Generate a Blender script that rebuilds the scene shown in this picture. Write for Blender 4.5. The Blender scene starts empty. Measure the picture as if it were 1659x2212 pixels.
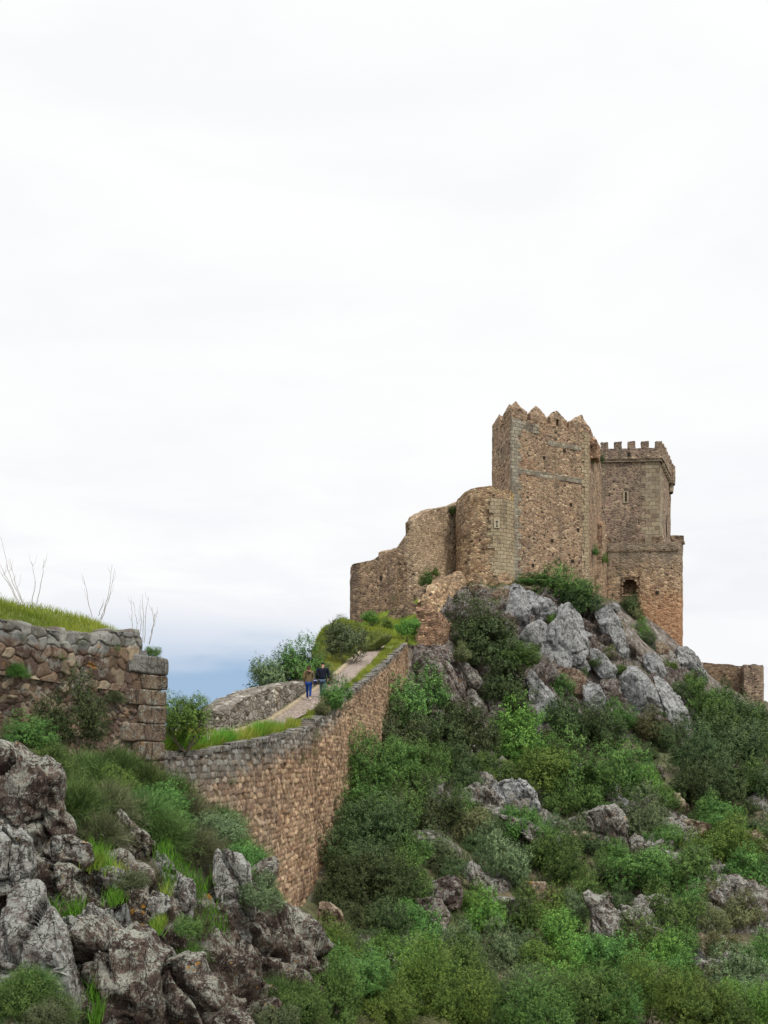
import bpy, bmesh, math, random
import numpy as np
from mathutils import Vector, noise as mnoise
random.seed(7); rng = np.random.default_rng(7)
scene = bpy.context.scene
COL = scene.collection
R = math.radians

# ------------------------------------------------------------------ camera
# eye at the origin; a level camera with a lens shift (vertical lines stay vertical)
F = 2000.0; CX = 829.5; HY = 1640.0            # focal length and horizon in the units of a 1659 x 2212 picture
cam = bpy.data.cameras.new('camera'); cam_o = bpy.data.objects.new('camera', cam); COL.objects.link(cam_o)
cam.sensor_fit = 'VERTICAL'; cam.sensor_height = 24.0; cam.lens = 24.0 * F / 2212.0
cam.shift_y = (HY - 1106.0) / 2212.0
cam.clip_start = 0.1; cam.clip_end = 9000
cam_o.rotation_euler = (R(90), 0, 0)
scene.camera = cam_o
scene.view_settings.view_transform = 'Standard'; scene.view_settings.look = 'None'
scene.view_settings.exposure = 0.0; scene.view_settings.gamma = 1.0

# ------------------------------------------------------------------ sun and sky
SUN_EL, SUN_AZ = 56.0, 135.0      # azimuth clockwise from +Y
sun = bpy.data.lights.new('sun', 'SUN'); sun.energy = 2.0; sun.angle = R(10); sun.color = (1.0, 0.93, 0.83)
sun_o = bpy.data.objects.new('sun', sun); COL.objects.link(sun_o)
sd = Vector((math.sin(R(SUN_AZ)) * math.cos(R(SUN_EL)), math.cos(R(SUN_AZ)) * math.cos(R(SUN_EL)), math.sin(R(SUN_EL))))
sun_o.rotation_euler = sd.to_track_quat('Z', 'Y').to_euler()

class NT:
    """tiny node-tree helper"""
    def __init__(s, tree): s.t = tree
    def n(s, kind, **kw):
        nd = s.t.nodes.new(kind)
        for k, v in kw.items():
            if k.startswith('i_'): nd.inputs[k[2:]].default_value = v
            else: setattr(nd, k, v)
        return nd
    def l(s, a, b): s.t.links.new(a, b)
    def math(s, op, a, b=None, c=None, clamp=False):
        nd = s.t.nodes.new('ShaderNodeMath'); nd.operation = op; nd.use_clamp = clamp
        for i, v in enumerate((a, b, c)):
            if v is None: continue
            if isinstance(v, (int, float)): nd.inputs[i].default_value = v
            else: s.l(v, nd.inputs[i])
        return nd.outputs[0]
    def smooth(s, v, a, b, lo=0.0, hi=1.0):
        nd = s.t.nodes.new('ShaderNodeMapRange'); nd.interpolation_type = 'SMOOTHSTEP'
        s.l(v, nd.inputs[0])
        for i, x in zip((1, 2, 3, 4), (a, b, lo, hi)): nd.inputs[i].default_value = x
        return nd.outputs[0]
    def mix(s, f, a, b, mode='MIX'):
        nd = s.t.nodes.new('ShaderNodeMix'); nd.data_type = 'RGBA'; nd.blend_type = mode
        for i, v in ((0, f), (6, a), (7, b)):
            if isinstance(v, (int, float)): nd.inputs[i].default_value = v
            elif isinstance(v, tuple): nd.inputs[i].default_value = (v[0], v[1], v[2], 1)
            else: s.l(v, nd.inputs[i])
        return nd.outputs[2]
    def ramp(s, f, stops, interp='LINEAR'):
        nd = s.t.nodes.new('ShaderNodeValToRGB'); cr = nd.color_ramp; cr.interpolation = interp
        while len(cr.elements) < len(stops): cr.elements.new(0.5)
        for e, (p, c) in zip(cr.elements, stops):
            e.position = p; e.color = (c[0], c[1], c[2], 1) if isinstance(c, tuple) else (c, c, c, 1)
        s.l(f, nd.inputs[0]); return nd.outputs[0]
    def noise(s, vec, scale, detail=4, rough=0.55, dist=0.0):
        nd = s.t.nodes.new('ShaderNodeTexNoise'); nd.inputs['Scale'].default_value = scale
        nd.inputs['Detail'].default_value = detail; nd.inputs['Roughness'].default_value = rough
        nd.inputs['Distortion'].default_value = dist
        s.l(vec, nd.inputs['Vector']); return nd
    def mapping(s, vec, scale=(1, 1, 1), rot=(0, 0, 0), loc=(0, 0, 0)):
        nd = s.t.nodes.new('ShaderNodeMapping'); nd.inputs['Scale'].default_value = scale
        nd.inputs['Rotation'].default_value = rot; nd.inputs['Location'].default_value = loc
        s.l(vec, nd.inputs['Vector']); return nd.outputs[0]

world = bpy.data.worlds.new('World'); scene.world = world; world.use_nodes = True
w = NT(world.node_tree); world.node_tree.nodes.clear()
tc = w.n('ShaderNodeTexCoord'); sep = w.n('ShaderNodeSeparateXYZ'); w.l(tc.outputs['Generated'], sep.inputs[0])
sky = w.n('ShaderNodeTexSky', sky_type='NISHITA', sun_disc=False); sky.sun_elevation = R(SUN_EL); sky.sun_rotation = R(SUN_AZ)
sky.altitude = 400; sky.air_density = 1.2; sky.dust_density = 1.0
skyc = w.mix(1.0, sky.outputs[0], (0.095, 0.095, 0.095), 'MULTIPLY')
mv = w.mapping(tc.outputs['Generated'], (1.0, 1.0, 3.2), loc=(0.3, 0, 0.1))
n1 = w.noise(mv, 2.3, 5, 0.5, 0.4)
n2 = w.noise(w.mapping(tc.outputs['Generated'], (1.6, 1.0, 7.0), loc=(2.1, 0, 0)), 3.0, 5, 0.55, 0.3)
cloud = w.mix(w.smooth(n1.outputs[0], 0.36, 0.62), (0.945, 0.95, 0.97), (0.99, 0.995, 0.995))
# veil thickness: thins to blue low over the valley on the left
low = w.smooth(sep.outputs['Z'], 0.05, 0.20, 1.0, 0.0)
left = w.smooth(sep.outputs['X'], -0.16, 0.16, 1.0, 0.0)
pale = w.math('MULTIPLY', w.smooth(sep.outputs['Z'], 0.0, 0.42, 1.0, 0.0), w.smooth(n2.outputs[0], 0.42, 0.6))
cloud = w.mix(w.math('MULTIPLY', pale, 0.5), cloud, (0.78, 0.81, 0.90))
blue = w.math('MULTIPLY', w.math('MULTIPLY', low, left), w.smooth(n2.outputs[0], 0.30, 0.62, 1.0, 0.6), clamp=True)
blue = w.math('MULTIPLY', w.smooth(blue, 0.03, 0.7), 0.95)
skyv = w.mix(0.8, skyc, (0.30, 0.47, 0.73))
allc = w.mix(blue, cloud, skyv)
zen = w.smooth(sep.outputs['Z'], 0.66, 0.95, 1.0, 2.3)
zc = w.n('ShaderNodeCombineColor')
for i_ in range(3): w.l(zen, zc.inputs[i_])
allc = w.mix(1.0, allc, zc.outputs[0], 'MULTIPLY')      # an overcast sky is brightest overhead
grd = w.smooth(sep.outputs['Z'], -0.06, -0.01)
allc = w.mix(grd, (0.16, 0.18, 0.13), allc)
bg = w.n('ShaderNodeBackground'); w.l(allc, bg.inputs[0]); bg.inputs[1].default_value = 1.0
wo = w.n('ShaderNodeOutputWorld'); w.l(bg.outputs[0], wo.inputs[0])

# ------------------------------------------------------------------ maths
def X(px, Y): return (px - CX) * Y / F
def Z(py, Y): return (HY - py) * Y / F
def P(px, py, Y): return (X(px, Y), Y, Z(py, Y))

def _hash(ix, iy, iz):
    h = (ix.astype(np.int64) * 374761393 + iy.astype(np.int64) * 668265263 + iz.astype(np.int64) * 2147483647) & 0xffffffff
    h = ((h ^ (h >> 13)) * 1274126177) & 0xffffffff
    h = ((h ^ (h >> 15)) * 2246822519) & 0xffffffff
    return ((h ^ (h >> 16)) & 0xffffff) / float(0xffffff)
def vnoise(p):
    p = np.asarray(p, float); i = np.floor(p).astype(np.int64); f = p - i; f = f * f * (3 - 2 * f)
    r = 0
    for dx in (0, 1):
        for dy in (0, 1):
            for dz in (0, 1):
                wgt = (f[:, 0] if dx else 1 - f[:, 0]) * (f[:, 1] if dy else 1 - f[:, 1]) * (f[:, 2] if dz else 1 - f[:, 2])
                r = r + wgt * _hash(i[:, 0] + dx, i[:, 1] + dy, i[:, 2] + dz)
    return r * 2 - 1
def fbm(p, oct=4, gain=0.5):
    p = np.asarray(p, float); r = 0; a = 1.0; s = 0
    for k in range(oct):
        r = r + a * vnoise(p * 2 ** k + 17.3 * k); s += a; a *= gain
    return r / s

def worley(p):
    """F2-F1 and a random number per cell"""
    p = np.asarray(p, float); i = np.floor(p).astype(np.int64); f1 = np.full(len(p), 9.0); f2 = f1.copy(); r = np.zeros(len(p))
    for dx in (-1, 0, 1):
        for dy in (-1, 0, 1):
            for dz in (-1, 0, 1):
                a, b, c = i[:, 0] + dx, i[:, 1] + dy, i[:, 2] + dz
                q = np.c_[a + _hash(a, b, c), b + _hash(a + 71, b, c), c + _hash(a, b + 53, c)]
                d = np.sqrt(((p - q) ** 2).sum(1)); m = d < f1
                f2 = np.where(m, f1, np.minimum(f2, d)); f1 = np.where(m, d, f1); r = np.where(m, _hash(a, b, c + 19), r)
    return f2 - f1, r

def mesh_from(name, V, faces, mat=None, parent=None, smooth=False, col=None, uv=None):
    """V (n,3); faces: (m,4)/(m,3) array or list of tuples"""
    me = bpy.data.meshes.new(name)
    V = np.asarray(V, np.float32)
    if isinstance(faces, np.ndarray):
        m, k = faces.shape
        me.vertices.add(len(V)); me.vertices.foreach_set('co', V.ravel())
        me.loops.add(m * k); me.loops.foreach_set('vertex_index', faces.astype(np.int32).ravel())
        me.polygons.add(m); me.polygons.foreach_set('loop_start', np.arange(0, m * k, k, dtype=np.int32))
        me.update(calc_edges=True); me.validate()
    else:
        me.from_pydata([tuple(map(float, v)) for v in V], [], faces); me.update()
    if smooth: me.polygons.foreach_set('use_smooth', np.ones(len(me.polygons), bool))
    if col is not None:
        at = me.color_attributes.new('col', 'FLOAT_COLOR', 'POINT')
        c = np.ones((len(V), 4), np.float32); c[:, :3] = col; at.data.foreach_set('color', c.ravel())
    if uv is not None:
        ul = me.uv_layers.new(name='UVMap')
        li = np.empty(len(me.loops), np.int32); me.loops.foreach_get('vertex_index', li)
        ul.data.foreach_set('uv', np.asarray(uv, np.float32)[li].ravel())
    if mat: me.materials.append(mat)
    o = bpy.data.objects.new(name, me); COL.objects.link(o)
    if parent: o.parent = parent
    return o
def local(parent, V):
    """world coordinates -> coordinates under the parent Empty (which has no rotation)"""
    return np.asarray(V, float) - np.array(parent['_loc'])
def thing(name, label, cat, loc=(0, 0, 0), group=None):
    o = bpy.data.objects.new(name, None); COL.objects.link(o); o.location = loc; o.empty_display_size = 0.2
    o['label'] = label; o['category'] = cat; o['kind'] = 'thing'; o['_loc'] = list(loc)
    if group: o['group'] = group
    return o
def tag(o, label, cat, group=None):
    o['label'] = label; o['category'] = cat
    if group: o['group'] = group
    return o
def part(name, parent, V, faces, mat, **kw):
    return mesh_from(name, local(parent, V), faces, mat, parent, **kw)
def struct(o): o['kind'] = 'structure'; return o
def stuff(o, label, cat): o['kind'] = 'stuff'; o['label'] = label; o['category'] = cat; return o

# ------------------------------------------------------------------ materials
def newmat(name):
    m = bpy.data.materials.new(name); m.use_nodes = True; m.node_tree.nodes.clear()
    t = NT(m.node_tree); b = t.n('ShaderNodeBsdfPrincipled'); b.inputs['Roughness'].default_value = 0.9
    b.inputs['Specular IOR Level'].default_value = 0.15
    out = t.n('ShaderNodeOutputMaterial'); t.l(b.outputs[0], out.inputs[0]); return m, t, b, out
def bump(t, b, h, strength, dist):
    bp = t.n('ShaderNodeBump'); bp.inputs['Strength'].default_value = strength; bp.inputs['Distance'].default_value = dist
    t.l(h, bp.inputs['Height']); t.l(bp.outputs[0], b.inputs['Normal'])
def pos(t): return t.n('ShaderNodeNewGeometry').outputs['Position']

def masonry(name, cols, mortar=(0.33, 0.26, 0.19), size=0.36, squash=1.5, stain=(0.10, 0.085, 0.07), stain_amt=0.5, extra=None, mw=0.10, seed=0.0):
    """random rubble: cells of stone in pale mortar, weathered in patches"""
    m, t, b, out = newmat(name)
    p = pos(t)
    wob = t.noise(p, 1.7, 3); wv = t.n('ShaderNodeVectorMath', operation='MULTIPLY_ADD'); t.l(wob.outputs['Color'], wv.inputs[0])
    wv.inputs[1].default_value = (0.22, 0.22, 0.22); t.l(p, wv.inputs[2])
    mp = t.mapping(wv.outputs[0], (1, 1, squash), loc=(seed, 0, 0))
    v = t.n('ShaderNodeTexVoronoi', feature='F1'); v.inputs['Scale'].default_value = 1 / size; t.l(mp, v.inputs['Vector'])
    e = t.n('ShaderNodeTexVoronoi', feature='DISTANCE_TO_EDGE'); e.inputs['Scale'].default_value = 1 / size; t.l(mp, e.inputs['Vector'])
    sc = t.n('ShaderNodeSeparateColor'); t.l(v.outputs['Color'], sc.inputs[0])
    stone = t.ramp(sc.outputs[0], [(i / (len(cols) - 1), c) for i, c in enumerate(cols)])
    val = t.math('MULTIPLY_ADD', sc.outputs[1], 0.95, 0.5)
    hv = t.n('ShaderNodeHueSaturation'); t.l(val, hv.inputs['Value']); t.l(stone, hv.inputs['Color'])
    fine = t.noise(p, 9, 5, 0.7)
    stone = t.mix(0.85, hv.outputs[0], t.ramp(fine.outputs[0], [(0.3, 0.55), (0.7, 1.35)]), 'MULTIPLY')
    edge = t.smooth(e.outputs[0], 0.02, mw, 1.0, 0.0)
    holes = t.smooth(sc.outputs[2], 0.90, 0.97)
    c = t.mix(t.math('MULTIPLY', edge, 0.9), stone, mortar)
    # the odd stone is missing or nearly black
    c = t.mix(t.math('MULTIPLY', holes, t.smooth(e.outputs[0], 0.05, 0.2)), c, (0.035, 0.025, 0.018))
    big = t.noise(t.mapping(p, (1, 1, 0.7)), 0.22, 5, 0.6)
    med = t.noise(t.mapping(p, (1, 1, 0.35)), 0.9, 4, 0.6)
    c = t.mix(t.math('MULTIPLY', t.smooth(big.outputs[0], 0.46, 0.62), stain_amt), c, t.mix(0.8, c, stain))
    c = t.mix(t.math('MULTIPLY', t.smooth(med.outputs[0], 0.55, 0.75), 0.35), c, (0.30, 0.23, 0.15))
    c = t.mix(t.math('MULTIPLY', t.smooth(med.outputs[0], 0.48, 0.30), 0.35), c, (0.06, 0.05, 0.045))
    if extra: c = extra(t, c, p)
    c = t.mix(1.0, c, (1.34, 1.32, 1.26), 'MULTIPLY')
    stk = t.noise(t.mapping(p, (1.6, 1.6, 0.10), loc=(2, 5, 0)), 1.0, 4, 0.6)
    c = t.mix(t.math('MULTIPLY', t.smooth(stk.outputs[0], 0.54, 0.70), 0.45), c, (0.10, 0.085, 0.068))
    t.l(c, b.inputs['Base Color'])
    h = t.math('ADD', t.math('MULTIPLY', t.smooth(e.outputs[0], 0.0, 0.22), 1.0), t.math('MULTIPLY', fine.outputs[0], 0.5))
    h = t.math('SUBTRACT', h, t.math('MULTIPLY', holes, 1.6))
    bump(t, b, h, 0.8, 0.07)
    return m

def ashlar(name, c1, c2, mortar=(0.20, 0.16, 0.12), bw=0.62, bh=0.36, lichen=(0.36, 0.37, 0.33), amt=0.45):
    m, t, b, out = newmat(name)
    p = pos(t); uv = t.n('ShaderNodeTexCoord').outputs['UV']
    wob = t.noise(p, 1.3, 3); wv = t.n('ShaderNodeVectorMath', operation='MULTIPLY_ADD'); t.l(wob.outputs['Color'], wv.inputs[0])
    wv.inputs[1].default_value = (0.5, 0.28, 0); t.l(uv, wv.inputs[2])
    br = t.n('ShaderNodeTexBrick'); t.l(wv.outputs[0], br.inputs['Vector'])
    for k, v in (('Scale', 1.0), ('Mortar Size', 0.035), ('Mortar Smooth', 0.4), ('Brick Width', bw), ('Row Height', bh), ('Bias', 0.0)): br.inputs[k].default_value = v
    br.inputs['Color1'].default_value = (*c1, 1); br.inputs['Color2'].default_value = (*c2, 1); br.inputs['Mortar'].default_value = (*mortar, 1)
    fine = t.noise(p, 6, 6, 0.7)
    c = t.mix(0.9, br.outputs[0], t.ramp(fine.outputs[0], [(0.3, 0.5), (0.7, 1.4)]), 'MULTIPLY')
    big = t.noise(t.mapping(p, (1, 1, 0.5)), 0.6, 5, 0.65)
    c = t.mix(t.math('MULTIPLY', t.smooth(big.outputs[0], 0.48, 0.66), amt), c, lichen)
    c = t.mix(t.math('MULTIPLY', t.smooth(big.outputs[0], 0.46, 0.30), 0.6), c, (0.07, 0.055, 0.045))
    t.l(c, b.inputs['Base Color'])
    bump(t, b, t.math('ADD', t.math('MULTIPLY', br.outputs['Fac'], -1.0), t.math('MULTIPLY', fine.outputs[0], 0.6)), 0.8, 0.05)
    return m

BR = [(0.14, 0.085, 0.06), (0.25, 0.155, 0.10), (0.33, 0.235, 0.15), (0.20, 0.12, 0.09), (0.40, 0.31, 0.21), (0.17, 0.10, 0.08)]
def tower_extra(t, c, p):
    # faint ochre lichen film, and reddish earth-coloured stonework
    n = t.noise(p, 0.35, 4, 0.6)
    return t.mix(t.math('MULTIPLY', t.smooth(n.outputs[0], 0.55, 0.7), 0.30), c, (0.30, 0.16, 0.09))
def orange_extra(t, c, p):
    s = t.n('ShaderNodeSeparateXYZ'); t.l(p, s.inputs[0]); n = t.noise(p, 0.3, 4, 0.6)
    f = t.math('MULTIPLY', t.smooth(t.math('ADD', s.outputs[2], t.math('MULTIPLY', n.outputs[0], 5.0)), 24.5, 20.0),
               t.smooth(t.math('ADD', s.outputs[0], t.math('MULTIPLY', n.outputs[0], 3.0)), 31.0, 33.0))
    c = t.mix(t.math('MULTIPLY', f, 0.38), c, (0.38, 0.17, 0.08))
    g = t.smooth(t.math('ADD', s.outputs[2], t.math('MULTIPLY', n.outputs[0], 3.0)), 24.0, 26.5)
    return t.mix(t.math('MULTIPLY', g, 0.45), c, (0.20, 0.18, 0.15))
def warm_extra(t, c, p):
    n = t.noise(t.mapping(p, (1, 1, 0.6)), 0.25, 4, 0.6)
    c = t.mix(t.math('MULTIPLY', t.smooth(n.outputs[0], 0.40, 0.60), 0.35), c, (0.34, 0.26, 0.17))
    return t.mix(t.math('MULTIPLY', t.smooth(n.outputs[0], 0.46, 0.3), 0.3), c, (0.20, 0.19, 0.17))
M = {}
M['tower'] = masonry('tower rubble masonry', BR, size=0.31, stain_amt=0.3, extra=tower_extra)
M['keep'] = masonry('keep rubble masonry', [(0.20, 0.13, 0.11), (0.13, 0.09, 0.08), (0.27, 0.20, 0.15), (0.16, 0.11, 0.10), (0.33, 0.27, 0.19)], seed=3.1, size=0.42)
M['outwork'] = masonry('outwork masonry', BR, mortar=(0.36, 0.28, 0.19), extra=orange_extra, seed=5.0, size=0.40)
M['round'] = masonry('round tower masonry', [(0.22, 0.13, 0.085), (0.34, 0.24, 0.15), (0.42, 0.31, 0.19), (0.19, 0.11, 0.07), (0.45, 0.35, 0.23)], mortar=(0.27, 0.20, 0.13), extra=tower_extra, seed=9.0, stain_amt=0.35)
M['curtain'] = masonry('curtain wall masonry', [(0.27, 0.19, 0.13), (0.37, 0.28, 0.19), (0.20, 0.13, 0.09), (0.40, 0.31, 0.22)], mortar=(0.29, 0.23, 0.17), extra=warm_extra, seed=13.0, stain_amt=0.25)
M['dark_wall'] = masonry('dark weathered masonry', [(0.15, 0.10, 0.075), (0.24, 0.17, 0.12), (0.12, 0.08, 0.06), (0.30, 0.22, 0.15)], mortar=(0.22, 0.165, 0.11), seed=17.0, stain_amt=0.3)
M['ruin'] = masonry('ruined pier masonry', [(0.34, 0.20, 0.13), (0.22, 0.13, 0.09), (0.42, 0.28, 0.18), (0.15, 0.08, 0.06)], mortar=(0.18, 0.12, 0.08), size=0.30, seed=21.0, stain_amt=0.35, extra=tower_extra)
M['grey_ruin'] = masonry('grey rubble wall', [(0.22, 0.21, 0.19), (0.13, 0.12, 0.11), (0.32, 0.31, 0.28), (0.16, 0.14, 0.12)], mortar=(0.12, 0.10, 0.08), size=0.32, seed=25.0)
M['quoin'] = ashlar('grey ashlar corner stones', (0.42, 0.38, 0.29), (0.20, 0.17, 0.13), amt=0.25, bw=0.6, bh=0.38)
M['ashlar_warm'] = ashlar('pale cream ashlar', (0.46, 0.38, 0.25), (0.34, 0.27, 0.17), bw=0.75, bh=0.40, amt=0.3, lichen=(0.40, 0.37, 0.28))
M['ashlar_keep'] = ashlar('keep corner ashlar', (0.42, 0.35, 0.24), (0.20, 0.15, 0.11), bw=0.9, bh=0.55, amt=0.2, lichen=(0.34, 0.32, 0.24))
def plain(name, c, rough=0.85, var=0.25, scale=8.0, bstr=0.4, bd=0.01):
    m, t, b, out = newmat(name); p = pos(t); n = t.noise(p, scale, 5, 0.65)
    lo = tuple(x * (1 - var) for x in c); hi = tuple(min(1, x * (1 + var)) for x in c)
    t.l(t.ramp(n.outputs[0], [(0.3, lo), (0.7, hi)]), b.inputs['Base Color']); b.inputs['Roughness'].default_value = rough
    bump(t, b, n.outputs[0], bstr, bd); return m
M['pale_slab'] = plain('pale dressed stone', (0.46, 0.40, 0.29))
M['slot'] = plain('painted shade of wall holes', (0.03, 0.025, 0.02))  # near-black colour paints the shade inside slits and small holes
M['streak'] = plain('ochre lichen streak', (0.42, 0.27, 0.08), var=0.4, scale=3)

def attr_stone(name, lichen_amt=0.4, orange=0.12, bd=0.02):
    """for walls whose stones are modelled: stone colour from the mesh, lichen and grain on top"""
    m, t, b, out = newmat(name); p = pos(t)
    a = t.n('ShaderNodeAttribute', attribute_name='col')
    fine = t.noise(p, 14, 6, 0.72)
    c = t.mix(0.9, a.outputs['Color'], t.ramp(fine.outputs[0], [(0.3, 0.7), (0.7, 1.25)]), 'MULTIPLY')
    l1 = t.noise(p, 5.5, 5, 0.7); l0 = t.noise(p, 0.55, 3, 0.5)
    lf = t.math('MULTIPLY', t.smooth(l1.outputs[0], 0.50, 0.60), t.smooth(l0.outputs[0], 0.38, 0.62))
    c = t.mix(t.math('MULTIPLY', lf, lichen_amt), c, (0.36, 0.37, 0.33))
    o1 = t.noise(t.mapping(p, loc=(4, 9, 2)), 2.2, 4, 0.6)
    c = t.mix(t.math('MULTIPLY', t.smooth(o1.outputs[0], 0.66, 0.72), orange * 5), c, (0.45, 0.22, 0.05))
    t.l(c, b.inputs['Base Color']); bump(t, b, fine.outputs[0], 0.7, bd); return m
M['near_stone'] = attr_stone('near wall stone', 0.45)
M['mid_stone'] = attr_stone('ramp wall stone', 0.12, 0.0)

def rockmat(name, base, dark, lich, lich_amt, scale=1.0, orange=0.3, seed=0.0):
    m, t, b, out = newmat(name); p0 = pos(t); p = t.mapping(p0, (scale, scale, scale), loc=(seed, seed * 0.7, 0))
    big = t.noise(p, 0.9, 4, 0.6, 0.5); med = t.noise(p, 3.2, 6, 0.72, 0.6); fine = t.noise(p, 13, 6, 0.75)
    spk = t.n('ShaderNodeTexVoronoi', feature='F1'); spk.inputs['Scale'].default_value = 9; t.l(p, spk.inputs['Vector'])
    c = t.mix(t.smooth(big.outputs[0], 0.35, 0.65), base, dark)
    c = t.mix(0.9, c, t.ramp(fine.outputs[0], [(0.28, 0.45), (0.72, 1.55)]), 'MULTIPLY')
    up = t.n('ShaderNodeSeparateXYZ'); t.l(t.n('ShaderNodeNewGeometry').outputs['Normal'], up.inputs[0])
    lf = t.math('ADD', med.outputs[0], t.math('MULTIPLY', up.outputs[2], 0.07))
    lf = t.math('ADD', lf, t.math('MULTIPLY', t.math('SUBTRACT', big.outputs[0], 0.5), -0.5))
    lf = t.math('ADD', lf, t.math('MULTIPLY', t.math('SUBTRACT', fine.outputs[0], 0.5), 0.55))
    lc = t.mix(t.smooth(spk.outputs['Distance'], 0.2, 0.6), lich, tuple(x * 0.72 for x in lich))
    c = t.mix(t.math('MULTIPLY', t.smooth(lf, 0.60 - 0.22 * lich_amt, 0.68 - 0.22 * lich_amt), 0.88), c, lc)
    bs = t.smooth(t.noise(t.mapping(p, loc=(7, 3, 1)), 6.5, 5, 0.75).outputs[0], 0.56, 0.64)
    c = t.mix(t.math('MULTIPLY', bs, 0.75), c, tuple(x * 0.35 for x in dark))
    # bedding joints: thin dark cracks and fine ribs running with the rock
    bp_ = t.mapping(p, (1.5, 1.5, 0.42), rot=(0.15, 0.35, 0)); bn = t.noise(bp_, 1.0, 5, 0.6, 0.3)
    ck = t.smooth(t.math('ABSOLUTE', t.math('SUBTRACT', bn.outputs[0], 0.5)), 0.004, 0.016)
    cross = t.noise(t.mapping(p, (0.5, 0.5, 1.3), rot=(0, 0.5, 0.4), loc=(9, 2, 4)), 1.0, 4, 0.6)
    ck2 = t.smooth(t.math('ABSOLUTE', t.math('SUBTRACT', cross.outputs[0], 0.52)), 0.003, 0.011)
    ckm = t.math('MULTIPLY', ck, ck2)
    c = t.mix(t.math('MULTIPLY', t.math('SUBTRACT', 1.0, ckm), 0.8), c, tuple(x * 0.4 for x in dark))
    ribs = t.noise(t.mapping(p, (7, 7, 1.1), rot=(0.15, 0.35, 0)), 1.0, 4, 0.7)
    on = t.noise(t.mapping(p, loc=(3, 1, 8)), 1.6, 5, 0.6)
    c = t.mix(t.math('MULTIPLY', t.smooth(on.outputs[0], 0.655, 0.70), orange), c, (0.42, 0.22, 0.04))
    t.l(c, b.inputs['Base Color'])
    h = t.math('ADD', t.math('MULTIPLY', med.outputs[0], 0.8), t.math('MULTIPLY', fine.outputs[0], 0.4))
    h = t.math('ADD', h, t.math('ADD', t.math('MULTIPLY', ckm, 0.7), t.math('MULTIPLY', ribs.outputs[0], 0.8)))
    bump(t, b, h, 0.9, 0.14 / scale); return m
M['rock_pale'] = rockmat('pale grey lichened rock', (0.28, 0.28, 0.275), (0.13, 0.12, 0.115), (0.46, 0.47, 0.465), 0.9, 1.5, 0.15)
M['rock_mauve'] = rockmat('mauve brown rock', (0.18, 0.135, 0.115), (0.085, 0.06, 0.052), (0.33, 0.32, 0.29), 0.42, 1.3, 0.3, 3)
M['rock_tan'] = rockmat('tan rock with ochre lichen', (0.33, 0.25, 0.17), (0.17, 0.11, 0.08), (0.42, 0.36, 0.26), 0.5, 0.7, 0.9, 5)
M['rock_slope'] = rockmat('slope rock', (0.20, 0.165, 0.135), (0.09, 0.07, 0.058), (0.40, 0.40, 0.36), 0.55, 1.5, 0.5, 8)
M['rock_near'] = rockmat('near outcrop rock', (0.19, 0.145, 0.12), (0.07, 0.05, 0.042), (0.39, 0.40, 0.34), 0.5, 3.6, 0.8, 11)
M['rock_nearpale'] = rockmat('near pale rock', (0.27, 0.25, 0.23), (0.12, 0.095, 0.085), (0.40, 0.415, 0.38), 0.7, 3.6, 0.5, 14)

def groundmat():
    m, t, b, out = newmat('hillside soil and turf'); p = pos(t)
    a = t.noise(p, 0.35, 5, 0.6); c1 = t.noise(p, 2.5, 6, 0.7)
    c = t.ramp(a.outputs[0], [(0.35, (0.07, 0.085, 0.035)), (0.5, (0.10, 0.10, 0.05)), (0.62, (0.15, 0.12, 0.085)), (0.72, (0.20, 0.17, 0.14))])
    c = t.mix(0.9, c, t.ramp(c1.outputs[0], [(0.3, 0.4), (0.7, 1.5)]), 'MULTIPLY')
    nz = t.n('ShaderNodeSeparateXYZ'); t.l(t.n('ShaderNodeNewGeometry').outputs['Normal'], nz.inputs[0])
    rk = t.ramp(t.noise(p, 1.1, 6, 0.72, 0.5).outputs[0], [(0.35, (0.05, 0.04, 0.033)), (0.5, (0.15, 0.125, 0.105)), (0.62, (0.27, 0.26, 0.245))])
    f = t.smooth(t.math('ADD', nz.outputs[2], t.math('MULTIPLY', t.math('SUBTRACT', a.outputs[0], 0.5), 0.5)), 0.88, 0.72)
    sx = t.n('ShaderNodeSeparateXYZ'); t.l(p, sx.inputs[0])
    nearf = t.math('MULTIPLY', t.smooth(sx.outputs[1], 15.5, 13.0), t.smooth(sx.outputs[0], 0.5, -0.8))
    c = t.mix(t.math('MAXIMUM', f, nearf), c, rk)
    t.l(c, b.inputs['Base Color']); bump(t, b, c1.outputs[0], 0.9, 0.15); return m
M['ground'] = groundmat()
M['turf'] = plain('short turf', (0.13, 0.16, 0.045), var=0.5, scale=5, bd=0.05)
def pathmat():
    m, t, b, out = newmat('cobbled path'); p = pos(t)
    v = t.n('ShaderNodeTexVoronoi', feature='F1'); v.inputs['Scale'].default_value = 7; t.l(p, v.inputs['Vector'])
    e = t.n('ShaderNodeTexVoronoi', feature='DISTANCE_TO_EDGE'); e.inputs['Scale'].default_value = 7; t.l(p, e.inputs['Vector'])
    s = t.n('ShaderNodeSeparateColor'); t.l(v.outputs['Color'], s.inputs[0])
    c = t.ramp(s.outputs[0], [(0, (0.22, 0.17, 0.15)), (0.5, (0.34, 0.27, 0.24)), (1, (0.44, 0.37, 0.33))])
    c = t.mix(t.smooth(e.outputs[0], 0.03, 0.14, 1, 0), c, (0.20, 0.17, 0.13))
    t.l(c, b.inputs['Base Color']); bump(t, b, t.smooth(e.outputs[0], 0, 0.25), 0.8, 0.03); return m
M['path'] = pathmat()

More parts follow.
